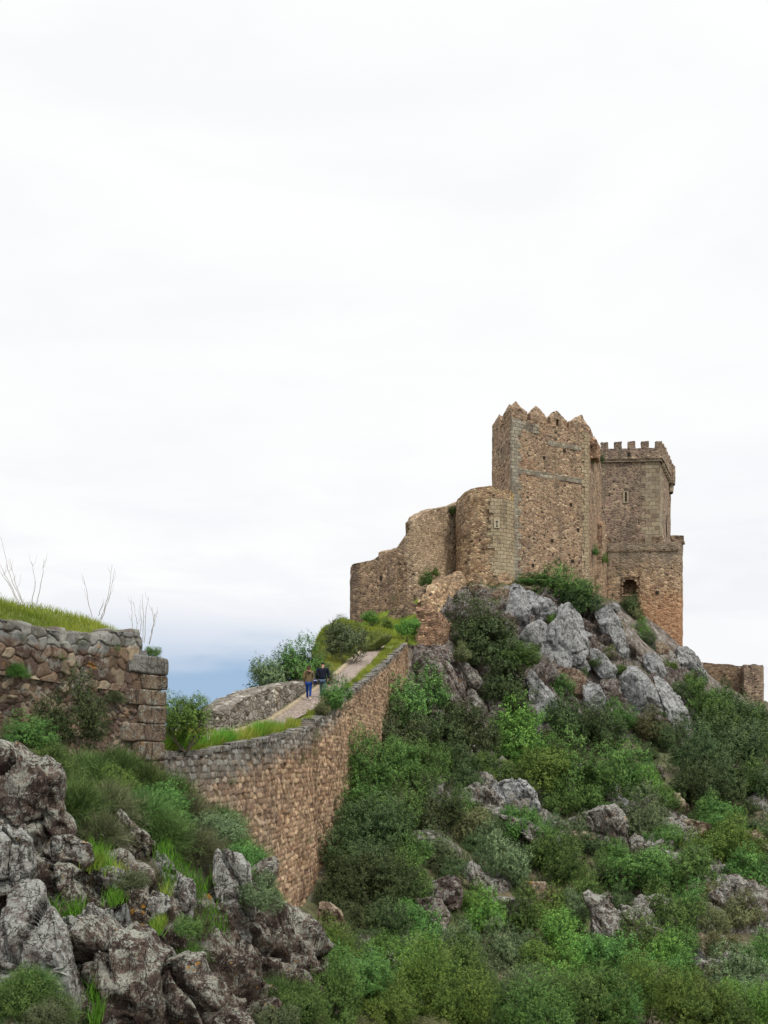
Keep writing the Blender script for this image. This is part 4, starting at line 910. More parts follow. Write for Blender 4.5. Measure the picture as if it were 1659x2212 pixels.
# ------------------------------------------------------------------ rocks
def c5(q): return [(x * 0.44, 1592.6 + y * 0.44) for x, y in q]
def c6(q): return [(663.6 + x * 0.32, 1592.6 + y * 0.32) for x, y in q]
def c7(q): return [(1128 + x * 0.32, 1592.6 + y * 0.32) for x, y in q]
def c8(q): return [(862.7 + x * 0.48, 1194.5 + y * 0.48) for x, y in q]
_ico = {}
def ico(sub):
    if sub not in _ico:
        bm = bmesh.new(); bmesh.ops.create_icosphere(bm, subdivisions=sub, radius=1.0)
        _ico[sub] = (np.array([v.co[:] for v in bm.verts]), np.array([[v.index for v in f.verts] for f in bm.faces])); bm.free()
    return _ico[sub]
RID = [0]
def rock(poly, mat, label, Y=None, thick=0.55, sub=5, rough=0.10, name='boulder', group=None, push=0.0, facets=9, strat=0.6, tilt=0.35, blocky=1.0, grow=1.06):
    """boulder whose outline as seen from the road is poly (picture units), set at its real distance and given real depth"""
    RID[0] += 1; sd_ = RID[0]; rr = np.random.default_rng(sd_)
    poly = np.array(poly, float); c = (poly.min(0) + poly.max(0)) / 2; c = 0.5 * c + 0.5 * poly.mean(0)
    if Y is None: Y = hit(c[0], c[1]) 
    dep0 = 0.30 * thick * math.sqrt(max(1e-4, 0.5 * abs(np.sum((poly[:, 0] - c[0]) * (np.roll(poly[:, 1], -1) - c[1]) - (np.roll(poly[:, 0], -1) - c[0]) * (poly[:, 1] - c[1]))))) * Y / F
    Y = Y + push - dep0
    pw = (poly - c) * grow * np.array([1, -1]) * Y / F
    ang = np.linspace(-math.pi, math.pi, 145); rad = np.zeros(145)
    a = pw; b = np.roll(pw, -1, 0)
    for i, t in enumerate(ang):
        d = np.array([math.cos(t), math.sin(t)]); e = b - a; den = d[0] * e[:, 1] - d[1] * e[:, 0]; den = np.where(np.abs(den) < 1e-9, 1e-9, den)
        tt = (a[:, 0] * e[:, 1] - a[:, 1] * e[:, 0]) / den; uu = (a[:, 0] * d[1] - a[:, 1] * d[0]) / den
        ok = (uu >= -1e-6) & (uu <= 1 + 1e-6) & (tt > 0); rad[i] = tt[ok].max() if ok.any() else 0.1
    rad = np.convolve(np.r_[rad[-3:-1], rad, rad[1:3]], [0.1, 0.2, 0.4, 0.2, 0.1], 'valid')
    size = math.sqrt(max(1e-4, 0.5 * abs(np.sum(a[:, 0] * b[:, 1] - a[:, 1] * b[:, 0]))))
    D, Fc = ico(sub)
    th = np.arctan2(D[:, 2], D[:, 0]); rho = np.hypot(D[:, 0], D[:, 2]); r = np.interp(th, ang, rad) * rho ** 0.55
    dep = size * thick
    V = np.c_[r * np.cos(th), np.sign(D[:, 1]) * np.abs(D[:, 1]) ** 0.8 * dep, r * np.sin(th)]
    for k in range(facets):                                                      # flat broken faces towards the front
        n = np.array([rr.uniform(-0.9, 0.9), -1.0, rr.uniform(-0.6, 0.9)]); n /= np.linalg.norm(n)
        s = V @ n; lim = np.quantile(s, rr.uniform(0.70, 0.92)); V[:, 1] += np.maximum(s - lim, 0) / abs(n[1]) * 0.9
    nd = D / np.linalg.norm(D, axis=1)[:, None]; q = V / size * 1.6 + sd_ * 7.1
    # bedding: long ribs running down from upper left to lower right
    ct, st_ = math.cos(tilt), math.sin(tilt)
    u = V[:, 0] * ct + V[:, 2] * st_; v = -V[:, 0] * st_ + V[:, 2] * ct
    w_ = np.c_[u * 3.2, V[:, 1] * 2.2, v * 0.7] / size * 1.2 + sd_ * 3.3
    rib = 1 - np.abs(fbm(w_, 4)) * 2.2; crk = np.abs(vnoise(w_ * 0.75 + 11)); crk = -1.5 * np.exp(-(crk / 0.09) ** 2)
    disp = rough * size * (fbm(q, 5, 0.55) * 1.5 + strat * 0.7 * rib + strat * 0.55 * crk + 0.25 * vnoise(q * 9))
    # joints that cut the surface into blocks
    wq_ = np.c_[u * 1.0, V[:, 1], v * 0.6] / size * 1.9 + sd_ * 2.1; wq_ = wq_ + 0.3 * np.c_[fbm(wq_ + 3, 3), fbm(wq_ + 13, 3), fbm(wq_ + 23, 3)]
    e_, r_ = worley(wq_); disp = disp + rough * size * ((r_ - 0.5) * 1.1 - 1.2 * np.exp(-(e_ / 0.05) ** 2)) * blocky
    V = V + nd * disp[:, None]
    V = V + np.array(P(c[0], c[1], Y))
    base = (P(c[0], poly[:, 1].max(), Y))
    o = mesh_from(name, V - np.array(base), Fc, M[mat], smooth=True); o.location = base
    tag(o, label, 'rock', group); o['kind'] = 'thing'
    o['_pix'] = [float(poly[:, 0].min()), float(poly[:, 1].min()), float(poly[:, 0].max()), float(poly[:, 1].max())]
    ROCKS.append((label, c, poly, Y)); return o
ROCKS = []
LM = []                                                                          # landmarks for describing plants: (words, px, py)
G1 = 'grey rocks of the castle crag'; G2 = 'rocks among the bushes on the slope'; G3 = 'rocks of the near outcrop'
def crag(pts, mat, label, lm=None, **k):
    k['push'] = k.get('push', 0) - 1.0; k.setdefault('blocky', 0.45); k.setdefault('grow', 1.08); k.setdefault('rough', 0.07); k.setdefault('strat', 0.8); o = rock(c8(pts), mat, label, group=G1, **k); p = np.array(c8(pts)).mean(0)
    LM.append((lm or label, p[0], p[1])); return o
crag([(497,175),(520,137),(548,140),(572,165),(584,200),(586,290),(562,335),(548,368),(530,378),(505,355),(495,300)], 'rock_pale', 'tall grey rock with pointed top directly under the joint of round tower and tall tower', 'pointed rock under the tower joint', sub=6, push=-1.5)
crag([(570,165),(610,168),(640,195),(690,225),(702,262),(660,288),(610,325),(575,335),(560,280)], 'rock_pale', 'sloping grey slab leaning against the pointed rock beneath the tall tower', 'sloping slab beneath the tall tower', sub=6, push=-1)
crag([(545,385),(600,320),(640,305),(668,325),(662,350),(655,480),(600,475),(570,430)], 'rock_pale', 'wedge of grey rock filling the gap under the sloping slab', 'grey wedge', sub=5, push=-1.2)
crag([(652,370),(680,345),(722,300),(726,245),(760,223),(788,235),(800,255),(828,270),(832,320),(850,370),(845,430),(800,480),(760,517),(700,517),(652,490)], 'rock_pale', 'biggest pale boulder in the middle of the crag, with a notched twin peak', 'biggest pale boulder', sub=6, rough=0.08, push=-2)
crag([(845,345),(875,365),(892,420),(860,445),(843,400)], 'rock_pale', 'narrow grey fin squeezed behind the biggest pale boulder', 'narrow fin', sub=5)
crag([(895,235),(930,228),(962,250),(992,300),(1022,370),(1052,430),(1064,490),(1020,525),(985,490),(965,420),(935,370),(905,310)], 'rock_pale', 'long grey buttress running down under the stump of masonry', 'long grey buttress', sub=6, push=-1)
crag([(870,430),(900,430),(942,480),(974,530),(962,570),(910,562),(868,500)], 'rock_pale', 'rounded grey boulder tucked under the narrow fin', 'rounded tucked boulder', sub=5, push=-1)
crag([(1008,570),(1040,525),(1075,515),(1110,555),(1132,610),(1178,700),(1172,745),(1100,755),(1040,790),(1018,700)], 'rock_pale', 'pale spire with a rounded top low in the crag', 'pale spire', sub=6, push=-1.5)
crag([(583,560),(610,523),(640,570),(662,600),(704,660),(718,700),(700,745),(682,800),(620,822),(598,760),(588,640)], 'rock_pale', 'leaning grey tooth beside the big dark tree below the crag', 'leaning grey tooth', sub=6, push=-1)
crag([(843,600),(875,578),(905,600),(928,660),(934,700),(880,722),(843,685)], 'rock_pale', 'small smooth pale rock standing in front of the orange stained face', 'small smooth pale rock', sub=5, push=-1.5)
crag([(1103,470),(1135,448),(1172,470),(1198,530),(1192,572),(1150,562),(1113,520)], 'rock_pale', 'round shouldered grey rock halfway down the ridge below the outwork', 'round shouldered rock', sub=5)
crag([(1078,360),(1110,368),(1142,400),(1162,447),(1120,455),(1092,400)], 'rock_pale', 'thin grey slab at the head of the ridge beside the ivy', 'thin ridge slab', sub=5)
crag([(1168,560),(1200,563),(1252,620),(1302,740),(1308,790),(1262,852),(1218,842),(1193,740),(1178,640)], 'rock_pale', 'long steep grey rib at the lower end of the ridge', 'long steep rib', sub=6, push=-1)
crag([(1255,430),(1300,426),(1342,460),(1392,530),(1400,575),(1330,585),(1270,582),(1252,500)], 'rock_pale', 'dark grey rock at the foot of the outwork corner, against the sky', 'rock at the outwork corner', sub=6)
crag([(50,413),(150,408),(212,413),(238,450),(232,485),(180,505),(120,505),(75,525),(55,480)], 'rock_mauve', 'mauve grey block carrying the ruined pier', 'block under the ruined pier', sub=6, Y=79)
crag([(70,565),(125,510),(200,488),(242,530),(264,590),(294,640),(314,700),(282,765),(245,705),(195,625),(110,610)], 'rock_mauve', 'broad mauve rock sloping down below the pier block', 'broad mauve rock', sub=6, push=-1)
crag([(262,505),(300,493),(348,530),(374,580),(352,612),(308,603),(286,570)], 'rock_slope', 'grey knob beside a stripe of bright moss near the pier', 'mossy grey knob', sub=5, push=-.5)
crag([(306,608),(342,618),(392,690),(408,732),(370,748),(336,700)], 'rock_slope', 'grey rock step below the mossy knob', 'grey rock step', sub=5)
crag([(238,655),(300,655),(342,740),(332,785),(270,785),(234,745)], 'rock_mauve', 'brown fluted rock at the foot of the broad mauve rock', 'brown fluted rock', sub=5)
crag([(400,660),(452,655),(474,700),(462,765),(428,775)], 'rock_slope', 'shaded grey rock between the step and the big dark tree', 'shaded grey rock', sub=5)
crag([(316,160),(350,143),(402,153),(414,190),(392,225),(328,228)], 'rock_tan', 'tan boulder with yellow lichen under the round tower', 'yellow lichen boulder', sub=5, Y=96.3)
crag([(413,185),(450,153),(497,163),(492,202),(460,227),(418,222)], 'rock_tan', 'ochre stained tan boulder overhanging a dark hollow under the round tower', 'ochre boulder by the hollow', sub=5, Y=96.0)
crag([(222,232),(268,168),(312,163),(328,200),(304,242),(248,262)], 'rock_mauve', 'grey brown rock beside the yellow lichen boulder', 'grey brown rock', sub=5, Y=92)
crag([(388,215),(422,222),(448,282),(430,305),(398,275)], 'rock_tan', 'slim tan rock propping the ochre boulder', 'slim tan rock', sub=5, Y=95)
crag([(700,530),(760,518),(842,543),(838,640),(820,672),(788,655),(755,595),(712,575)], 'rock_tan', 'freshly broken white and orange rock face under the biggest boulder', 'white and orange rock face', sub=5)
crag([(913,570),(982,568),(1003,620),(972,695),(938,682)], 'rock_mauve', 'pinkish rock between the small smooth rock and the spire', 'pinkish rock', sub=5)
crag([(1138,395),(1200,398),(1228,430),(1192,472),(1148,442)], 'rock_tan', 'tan rubble lump at the foot of the outwork', 'tan lump at the outwork foot', sub=5)
crag([(1018,742),(1060,722),(1112,740),(1082,795),(1028,805)], 'rock_slope', 'low pale rock poking out of bushes below the spire', 'low rock below the spire', sub=5)
crag([(785,480),(842,472),(858,522),(830,550),(788,525)], 'rock_pale', 'grey stub wedged below the biggest boulder', 'grey stub', sub=5)
crag([(458,308),(492,320),(503,372),(470,375)], 'rock_pale', 'small grey rock peeping from behind the big dark tree', 'small peeping rock', sub=4)
crag([(985,230),(960,226),(940,232),(952,250),(985,265),(995,250)], 'rock_pale', 'small grey rock against the wall beside the ivy', 'small rock by the ivy', sub=4, push=-1)
crag([(1225,450),(1258,445),(1265,520),(1240,600),(1212,560),(1205,500)], 'rock_slope', 'brown rock groove between the ridge and the corner rock', 'brown rock groove', sub=5)
crag([(600,470),(760,515),(780,560),(700,600),(640,560),(590,520)], 'rock_mauve', 'reddish shaded rock beneath the biggest pale boulder', 'reddish shaded rock', sub=5, push=1)
crag([(935,570),(975,520),(1010,540),(1015,700),(985,740),(940,700)], 'rock_slope', 'ribbed grey rock behind the spire', 'ribbed grey rock', sub=5, push=1)
def slope(pts, mat, label, lm, tr=c7, **k):
    k['push'] = k.get('push', 0) - 1.6; k.setdefault('blocky', 0.7); k.setdefault('thick', 0.8); k.setdefault('grow', 1.12); o = rock(tr(pts), mat, label, group=G2, **k); p = np.array(tr(pts)).mean(0); LM.append((lm, p[0], p[1])); return o
slope([(418,560),(470,518),(570,492),(650,488),(714,550),(734,640),(742,720),(700,785),(620,795),(555,722),(495,640)], 'rock_slope', 'broad pale topped outcrop high on the bushy slope', 'pale topped outcrop', sub=6, push=-1)
slope([(728,700),(770,658),(822,700),(838,760),(802,842),(750,785)], 'rock_slope', 'dark grey rock split off beside the pale topped outcrop', 'split off rock')
slope([(328,560),(370,533),(412,560),(412,622),(370,645),(336,612)], 'rock_slope', 'small orange stained rock beside the pale topped outcrop', 'orange stained rock')
slope([(343,650),(400,638),(482,650),(504,702),(400,735)], 'rock_tan', 'crumbling tan rock with dry orange grass', 'crumbling tan rock')
slope([(955,640),(1020,622),(1064,690),(1084,760),(1062,805),(995,720)], 'rock_pale', 'white capped narrow rock in the middle of the slope', 'white capped rock')
slope([(895,800),(960,788),(1014,830),(1034,960),(980,965),(925,870)], 'rock_slope', 'dark fluted rock below the white capped rock', 'dark fluted rock')
slope([(436,1100),(480,1078),(600,1128),(654,1160),(664,1300),(654,1505),(560,1485),(495,1380),(486,1200)], 'rock_slope', 'large flat faced rock left of a deep vertical crack', 'flat faced cracked rock', sub=6, push=-1)
slope([(664,1190),(700,1158),(762,1178),(804,1240),(872,1288),(985,1308),(975,1364),(880,1375),(760,1378),(700,1405),(666,1330)], 'rock_slope', 'rounded rock with a ledge tail, right of the deep vertical crack', 'ledge tailed rock', sub=6, push=-1)
slope([(526,1070),(580,1052),(624,1090),(612,1124),(555,1124)], 'rock_slope', 'small knob behind the flat faced cracked rock', 'small knob')
slope([(1178,1470),(1220,1345),(1292,1400),(1344,1500),(1354,1535),(1250,1545),(1195,1565)], 'rock_tan', 'long tan rock back low on the slope', 'long tan rock back')
slope([(1215,1560),(1300,1528),(1404,1543),(1464,1600),(1474,1665),(1400,1705),(1245,1685)], 'rock_slope', 'pale rounded rock at the lower end of the tan rock back', 'pale rounded low rock', sub=6, push=-.5)
slope([(1036,620),(1150,556),(1212,578),(1292,598),(1324,662),(1260,695),(1178,685)], 'rock_tan', 'tan block with two dark clefts below the dense evergreens', 'tan block with clefts')
slope([(880,450),(950,405),(1060,398),(1120,470),(1140,540),(1040,560),(930,520)], 'rock_tan', 'loose tan scree patch between the evergreens', 'tan scree patch', rough=0.14)
slope([(1376,1020),(1560,1012),(1700,1090),(1720,1500),(1580,1570),(1400,1300),(1290,1100)], 'rock_slope', 'big dark slab partly grown over at the edge of the slope', 'big dark slab', sub=6, push=1, thick=0.3)
slope([(1585,300),(1659,236),(1720,300),(1720,480),(1600,465),(1565,400)], 'rock_slope', 'pale brown rock at the edge of the slope under the outer wall', 'pale brown edge rock')
slope([(1540,640),(1620,640),(1700,760),(1640,790),(1560,740)], 'rock_tan', 'rust coloured broken rock at the edge of the slope', 'rust coloured rock')
slope([(630,420),(700,415),(735,445),(700,470),(640,455)], 'rock_pale', 'little pale rock top peeping out above the pale topped outcrop', 'little pale rock top', sub=4)
slope([(860,190),(900,180),(960,230),(970,300),(930,310),(890,240)], 'rock_mauve', 'narrow brown rock showing between the evergreens', 'narrow brown rock')
c6s = lambda *a, **k: slope(*a, tr=c6, **k)
c6s([(1036,260),(1130,232),(1224,258),(1268,322),(1254,405),(1100,335)], 'rock_slope', 'brown topped rock with dry grass beside the square grey boulder', 'brown topped rock')
c6s([(1066,370),(1150,316),(1234,380),(1294,460),(1306,545),(1230,535),(1115,450)], 'rock_slope', 'dark spotted sloping rock beneath the brown topped rock', 'dark spotted rock', push=-.5)
c6s([(1278,330),(1440,296),(1494,328),(1546,400),(1536,585),(1450,565),(1335,522),(1295,430)], 'rock_pale', 'square grey boulder with ochre moss high on the slope', 'square grey boulder', sub=6, push=-.5)
c6s([(1296,540),(1450,558),(1564,620),(1646,700),(1656,775),(1560,745),(1395,600)], 'rock_slope', 'long pale ledge trailing down from the square grey boulder', 'long pale ledge')
c6s([(720,680),(800,652),(874,658),(1004,750),(1046,865),(980,865),(845,795),(735,742)], 'rock_slope', 'pale broken rock strip in the middle of the bushes by the wall', 'pale broken strip')
c6s([(836,990),(950,952),(1024,978),(1046,1080),(1034,1145),(930,1155),(855,1062)], 'rock_mauve', 'dark brown square rock under the pale broken strip', 'dark brown square rock')
c6s([(86,1140),(150,1136),(214,1190),(250,1270),(224,1345),(130,1305),(80,1250)], 'rock_tan', 'yellow grey rounded rock at the foot of the ramp wall', 'yellow grey rock at the wall foot', Y=31)
c6s([(495,1200),(580,1166),(645,1200),(700,1190),(760,1285),(900,1240),(934,1265),(905,1405),(780,1408),(655,1342),(555,1262)], 'rock_slope', 'low jumbled rocks with pale patches in front of the dark bushes', 'jumbled rocks', sub=6)
c6s([(755,1120),(900,1116),(955,1200),(925,1305),(755,1285)], 'rock_mauve', 'black and brown rock above the jumbled rocks', 'black and brown rock')
c6s([(1175,1110),(1300,1096),(1482,1106),(1556,1190),(1485,1235),(1320,1255),(1215,1185)], 'rock_slope', 'long dark ledge with a white end below a grassy pocket', 'long dark ledge', sub=6)
c6s([(1485,990),(1600,996),(1666,1040),(1644,1115),(1500,1105)], 'rock_tan', 'orange mossed rock above the long dark ledge', 'orange mossed rock')
c6s([(1096,920),(1180,926),(1234,1000),(1180,1035),(1106,992)], 'rock_slope', 'small speckled rock beside the grassy pocket', 'small speckled rock')
# near outcrop
def near(pts, mat, label, lm, **k):
    k.setdefault('sub', 6); k.setdefault('rough', 0.09); k.setdefault('thick', 0.75); k['push'] = k.get('push', 0) - 0.20; k.setdefault('blocky', 1.5); k.setdefault('strat', 0.9); k.setdefault('tilt', 0.2); k.setdefault('grow', 1.10)
    o = rock(c5(pts), mat, label, group=G3, **k); p = np.array(c5(pts)).mean(0); return o
near([(-160,20),(30,60),(92,130),(172,168),(200,230),(184,300),(205,360),(265,425),(255,490),(150,520),(-160,520)], 'rock_near', 'big dark slab with a pale lichen edge below the terrace wall', '', push=-.8)
near([(-120,430),(40,458),(84,530),(98,640),(60,765),(-120,790)], 'rock_nearpale', 'smooth pale bulging rock tucked under the big dark slab', '', push=-.9, strat=0.15)
near([(70,500),(250,470),(330,520),(402,545),(414,640),(320,700),(385,790),(372,900),(250,1010),(100,920),(50,700)], 'rock_near', 'dark speckled rock mass in the middle of the near outcrop', '', push=-.2, facets=14)
near([(456,690),(500,652),(580,658),(614,700),(604,752),(540,788),(476,762)], 'rock_nearpale', 'rounded pale boulder with an orange lichen cap', '', push=-.4, sub=5)
near([(550,480),(592,368),(640,438),(702,478),(748,548),(743,598),(680,614),(575,582)], 'rock_near', 'sharp edged dark rock with pale tip jutting from the broom', '', push=-.4)
near([(730,598),(790,606),(852,678),(924,718),(945,790),(935,900),(882,980),(836,920),(824,800),(775,700)], 'rock_nearpale', 'curved pale rock arching over a dark recess', '', push=-.4)
near([(1040,620),(1090,602),(1152,628),(1200,690),(1206,800),(1230,900),(1218,1110),(1180,1200),(1115,1110),(1095,900),(1072,800),(1045,700)], 'rock_nearpale', 'tall ribbed pale rock column with brown hollow beside the broom', '', push=-.3)
near([(1198,1000),(1318,898),(1382,908),(1474,980),(1564,1060),(1594,1112),(1555,1200),(1565,1407),(1550,1560),(1200,1560),(1185,1200)], 'rock_near', 'large blotched rock with a grey nose, standing out against the slope bushes', '', Y=12.8, facets=12)
near([(-90,900),(0,800),(90,825),(184,930),(254,1050),(294,1150),(324,1300),(334,1500),(120,1520),(-90,1500)], 'rock_nearpale', 'wide lichen spotted rock face at the bottom corner', '', push=-.6, rough=0.07, strat=0.15, facets=12)
near([(955,1100),(1008,1018),(1062,1008),(1094,1060),(1104,1200),(1204,1250),(1255,1560),(915,1560),(936,1250)], 'rock_near', 'fluted brown rock with vertical ribs and a pale head', '', Y=11.6, rough=0.13, strat=1.3, tilt=0.1)
near([(240,1070),(380,1000),(500,1015),(640,1075),(702,1145),(832,1148),(906,1250),(946,1407),(946,1560),(270,1560)], 'rock_near', 'dark jumbled rock with deep clefts at the bottom of the outcrop', '', push=-.3, rough=0.13, strat=1.2, facets=14)
near([(336,930),(430,826),(494,870),(484,960),(380,1046),(336,1000)], 'rock_nearpale', 'bluish pale angular rock above the deep clefts', '', push=-.5, sub=5)
near([(274,910),(340,888),(384,960),(372,1046),(315,1035)], 'rock_nearpale', 'pale rock tooth beside a tuft of yellow moss', '', push=-.6, sub=5)
near([(495,930),(560,955),(645,960),(655,1044),(560,1096),(495,1044)], 'rock_tan', 'tan rock with vertical ribs in the recess', '', push=-.3, sub=5)
near([(556,870),(612,828),(624,930),(665,1002),(620,1026),(575,950)], 'rock_nearpale', 'slim grey shard standing beside the tan ribbed rock', '', push=-.6, sub=5)
near([(695,950),(728,758),(802,788),(814,852),(765,905),(745,975),(762,1015),(695,1025)], 'rock_nearpale', 'mauve grey rock with red lichen, under the arching pale rock', '', push=-.4, sub=5)
near([(476,860),(542,848),(554,892),(505,914)], 'rock_nearpale', 'small grey stone resting above the slim shard', '', push=-.5, sub=4)
near([(320,540),(380,520),(412,580),(400,640),(335,650),(310,600)], 'rock_nearpale', 'knobbly grey stone beside a tuft of dry grass', '', push=-.6, sub=5)
near([(240,490),(280,480),(300,520),(285,555),(245,545)], 'rock_nearpale', 'fist shaped pale stone set in the dark rock', '', push=-.8, sub=4)
near([(680,1130),(760,1040),(840,1060),(850,1120),(920,1200),(860,1230),(740,1180)], 'rock_near', 'twisted dark rock under the mauve grey rock', '', push=-.3, sub=5, rough=0.14)
near([(960,940),(1080,900),(1120,960),(1110,1040),(1010,1020),(950,1080)], 'rock_near', 'brown mossy rock between the arching rock and the ribbed column', '', push=0, sub=5)
near([(420,780),(480,775),(560,800),(600,860),(560,1000),(480,960),(400,880)], 'rock_near', 'shadowy brown rock behind the bluish angular rock', '', push=.2, sub=5)
near([(600,1000),(720,1010),(900,920),(940,1000),(900,1080),(780,1120),(620,1080)], 'rock_near', 'dark overhung rock floor of the recess', '', push=.2, sub=5)

# ------------------------------------------------------------------ leaves, broom, grass
def leaf_quads(c, a, b):
    n = len(c); V = np.empty((n, 4, 3)); V[:, 0] = c - a; V[:, 1] = c + b; V[:, 2] = c + a; V[:, 3] = c - b
    return V.reshape(-1, 3), np.arange(n * 4).reshape(n, 4)
def unit(v): return v / (np.linalg.norm(v, axis=1)[:, None] + 1e-9)
def bush_mesh(seed, nl, tufts, per, leaf, gap=0.0, tall=1.0, spread=0.74):
    g = np.random.default_rng(seed)
    # lobes over a dome
    d = unit(g.normal(size=(nl, 3))); d[:, 2] = np.abs(d[:, 2]) * 1.15 - 0.42; d = unit(d)
    lc = d * spread * g.uniform(0.5, 1.15, (nl, 1)) * np.array([1, 1, tall]); lr = g.uniform(0.24, 0.46, nl)
    lc = np.concatenate([lc, [[0, 0, 0.1]]]); lr = np.r_[lr, 0.40]
    k = g.choice(nl + 1, tufts, p=lr ** 2 / np.sum(lr ** 2)); u = unit(g.normal(size=(tufts, 3))); u[:, 2] = u[:, 2] * 0.9 + 0.12
    rad = lr[k] * g.uniform(0.25, 1, tufts) ** 0.33
    tc_ = lc[k] + u * rad[:, None] * (1 + 0.25 * vnoise(u * 3 + k[:, None] * 5))[:, None]
    # long shoots that break the outline
    sh_ = g.choice(tufts, tufts // 14); tc_[sh_] = tc_[sh_] + unit(tc_[sh_] + np.array([0, 0, 0.35])) * g.uniform(0.05, 0.24, (len(sh_), 1))
    keep_ = (vnoise(tc_ * 5.5 + seed) > -0.62 + gap) & (vnoise(tc_ * 2.6 + seed * 3) > -0.55 + gap * 0.6) & (tc_[:, 2] > -0.6); tc_ = tc_[keep_]; u = u[keep_]; n = len(tc_)
    tone = np.clip(0.45 + 0.45 * vnoise(tc_ * 4 + 9) + g.normal(0, 0.30, n), 0, 1)
    out = unit(0.6 * unit(tc_ + np.array([0, 0, 0.25])) + 0.8 * u + np.array([0, 0, 0.15]))
    # leaves along a short outward sprig
    T = np.repeat(np.arange(n), per); m = len(T)
    s = g.uniform(0, 1, m) ** 0.8 * 4.2 * leaf; c = tc_[T] + out[T] * s[:, None] + g.normal(0, 0.7 * leaf, (m, 3))
    nn = unit(out[T] * 1.25 + np.array([0, 0, 0.25]) + g.normal(0, 0.5, (m, 3))); a = unit(np.cross(nn, g.normal(size=(m, 3)))); b = np.cross(nn, a)
    L = leaf * g.uniform(0.6, 1.2, m)
    V, Fq = leaf_quads(c, a * L[:, None], b * L[:, None] * 0.42)
    tip = np.clip(tone[T] * 0.8 + s / (4.2 * leaf) * 0.3 - 0.05, 0, 1); col = np.c_[tip, g.uniform(0, 1, m), np.zeros(m)]
    return V, Fq, np.repeat(col, 4, 0)
def strands(base, dirs, length, width, segs, droop, g, tone):
    """curved ribbons"""
    n = len(base); V = np.empty((n, (segs + 1) * 2, 3)); side = unit(np.cross(dirs, g.normal(size=(n, 3))))
    p = base.copy(); d = dirs.copy()
    for i in range(segs + 1):
        wv = side * (width * (1 - 0.85 * i / segs)); V[:, 2 * i] = p - wv; V[:, 2 * i + 1] = p + wv
        p = p + d * (length / segs)[:, None]; d = unit(d + np.array([0, 0, -1]) * (droop / segs) + g.normal(0, 0.08, (n, 3)))
    q = np.array([[2 * i, 2 * i + 1, 2 * i + 3, 2 * i + 2] for i in range(segs)])
    F_ = (np.arange(n)[:, None, None] * (segs + 1) * 2 + q[None]).reshape(-1, 4)
    c = np.c_[tone, g.uniform(0, 1, n), np.zeros(n)]
    return V.reshape(-1, 3), F_, np.repeat(c, (segs + 1) * 2, 0)
def broom_mesh(seed, n=1500, w=0.007):
    g = np.random.default_rng(seed); az = g.uniform(0, 2 * math.pi, n); el = g.uniform(-0.15, 1.5, n)
    d = np.c_[np.cos(az) * np.cos(el), np.sin(az) * np.cos(el), np.sin(el)]
    b = np.c_[g.normal(0, 0.12, n), g.normal(0, 0.12, n), np.zeros(n) - 0.1]; Ln = g.uniform(0.55, 1.1, n)
    tone = np.clip(0.4 + 0.3 * vnoise(d * 2.5 + seed) + g.normal(0, 0.2, n), 0, 1)
    A_ = strands(b, d, Ln, w, 4, 0.6, g, tone)
    # fine side twigs
    k = g.integers(0, n, n * 5); f = g.uniform(0.25, 0.98, n * 5); c = b[k] + d[k] * (Ln[k] * f)[:, None] - np.array([0, 0, 1]) * (0.30 * f * f * Ln[k])[:, None]
    dd = unit(d[k] + g.normal(0, 0.55, (n * 5, 3)) + np.array([0, 0, 0.25]))
    B_ = strands(c, dd, g.uniform(0.10, 0.28, n * 5), w * 0.75, 2, 0.2, g, np.clip(tone[k] + 0.15 + g.normal(0, 0.15, n * 5), 0, 1))
    return np.concatenate([A_[0], B_[0]]), np.concatenate([A_[1], B_[1] + len(A_[0])]), np.concatenate([A_[2], B_[2]])
def stem_mesh(seed, n=9, up=0.55, r=0.03):
    g = random.Random(seed); Vs = []; Fs = []; k = 0
    for i in range(n):
        a = g.uniform(0, 6.28); p = np.array([0.0, 0, -0.85]); d = np.array([math.cos(a) * 0.8, math.sin(a) * 0.8, 0.7]); rr_ = r * g.uniform(0.6, 1.1)
        prev = None
        for s in range(5):
            ring_ = [p + rr_ * (1 - s * 0.17) * np.array([math.cos(t), math.sin(t), 0]) for t in np.linspace(0, 6.283, 6)[:-1]]
            Vs += ring_
            if prev is not None: Fs += [(prev + j, prev + (j + 1) % 5, k + (j + 1) % 5, k + j) for j in range(5)]
            prev = k; k += 5; d = d + np.array([g.uniform(-.3, .3), g.uniform(-.3, .3), 0]); d /= np.linalg.norm(d); p = p + d * 0.26
    return np.array(Vs), Fs
def proto_mesh(name, V, Fq, col, mat):
    o = mesh_from(name, V, Fq, mat, col=col); me = o.data; bpy.data.objects.remove(o); return me
FAR = [proto_mesh('foliage', *bush_mesh(s, 15, 2700, 9, 0.033, gap=0.12), M['leaf_mid']) for s in range(6)]
MIDP = [proto_mesh('foliage', *bush_mesh(s + 20, 19, 4200, 10, 0.0245, gap=0.15), M['leaf_mid']) for s in range(4)]
NEARP = [proto_mesh('foliage', *bush_mesh(s + 40, 24, 7800, 10, 0.0175, gap=0.16), M['leaf_mid']) for s in range(3)]
SPARSE = [proto_mesh('foliage', *bush_mesh(s + 60, 22, 700, 7, 0.030, gap=0.35, tall=1.1), M['leaf_mid']) for s in range(2)]
BROOM = [proto_mesh('foliage', *broom_mesh(s + 80), M['broom']) for s in range(3)]
_so = mesh_from('stem', *stem_mesh(1), M['twig']); STEM = _so.data; bpy.data.objects.remove(_so)
LM += [('ramp wall', 740, 1640), ('ruined pier', 930, 1350), ('outer wall turret', 1627, 1490), ('bottom edge of the slope', 1150, 2212), ('foot of the ramp wall', 700, 2000)]
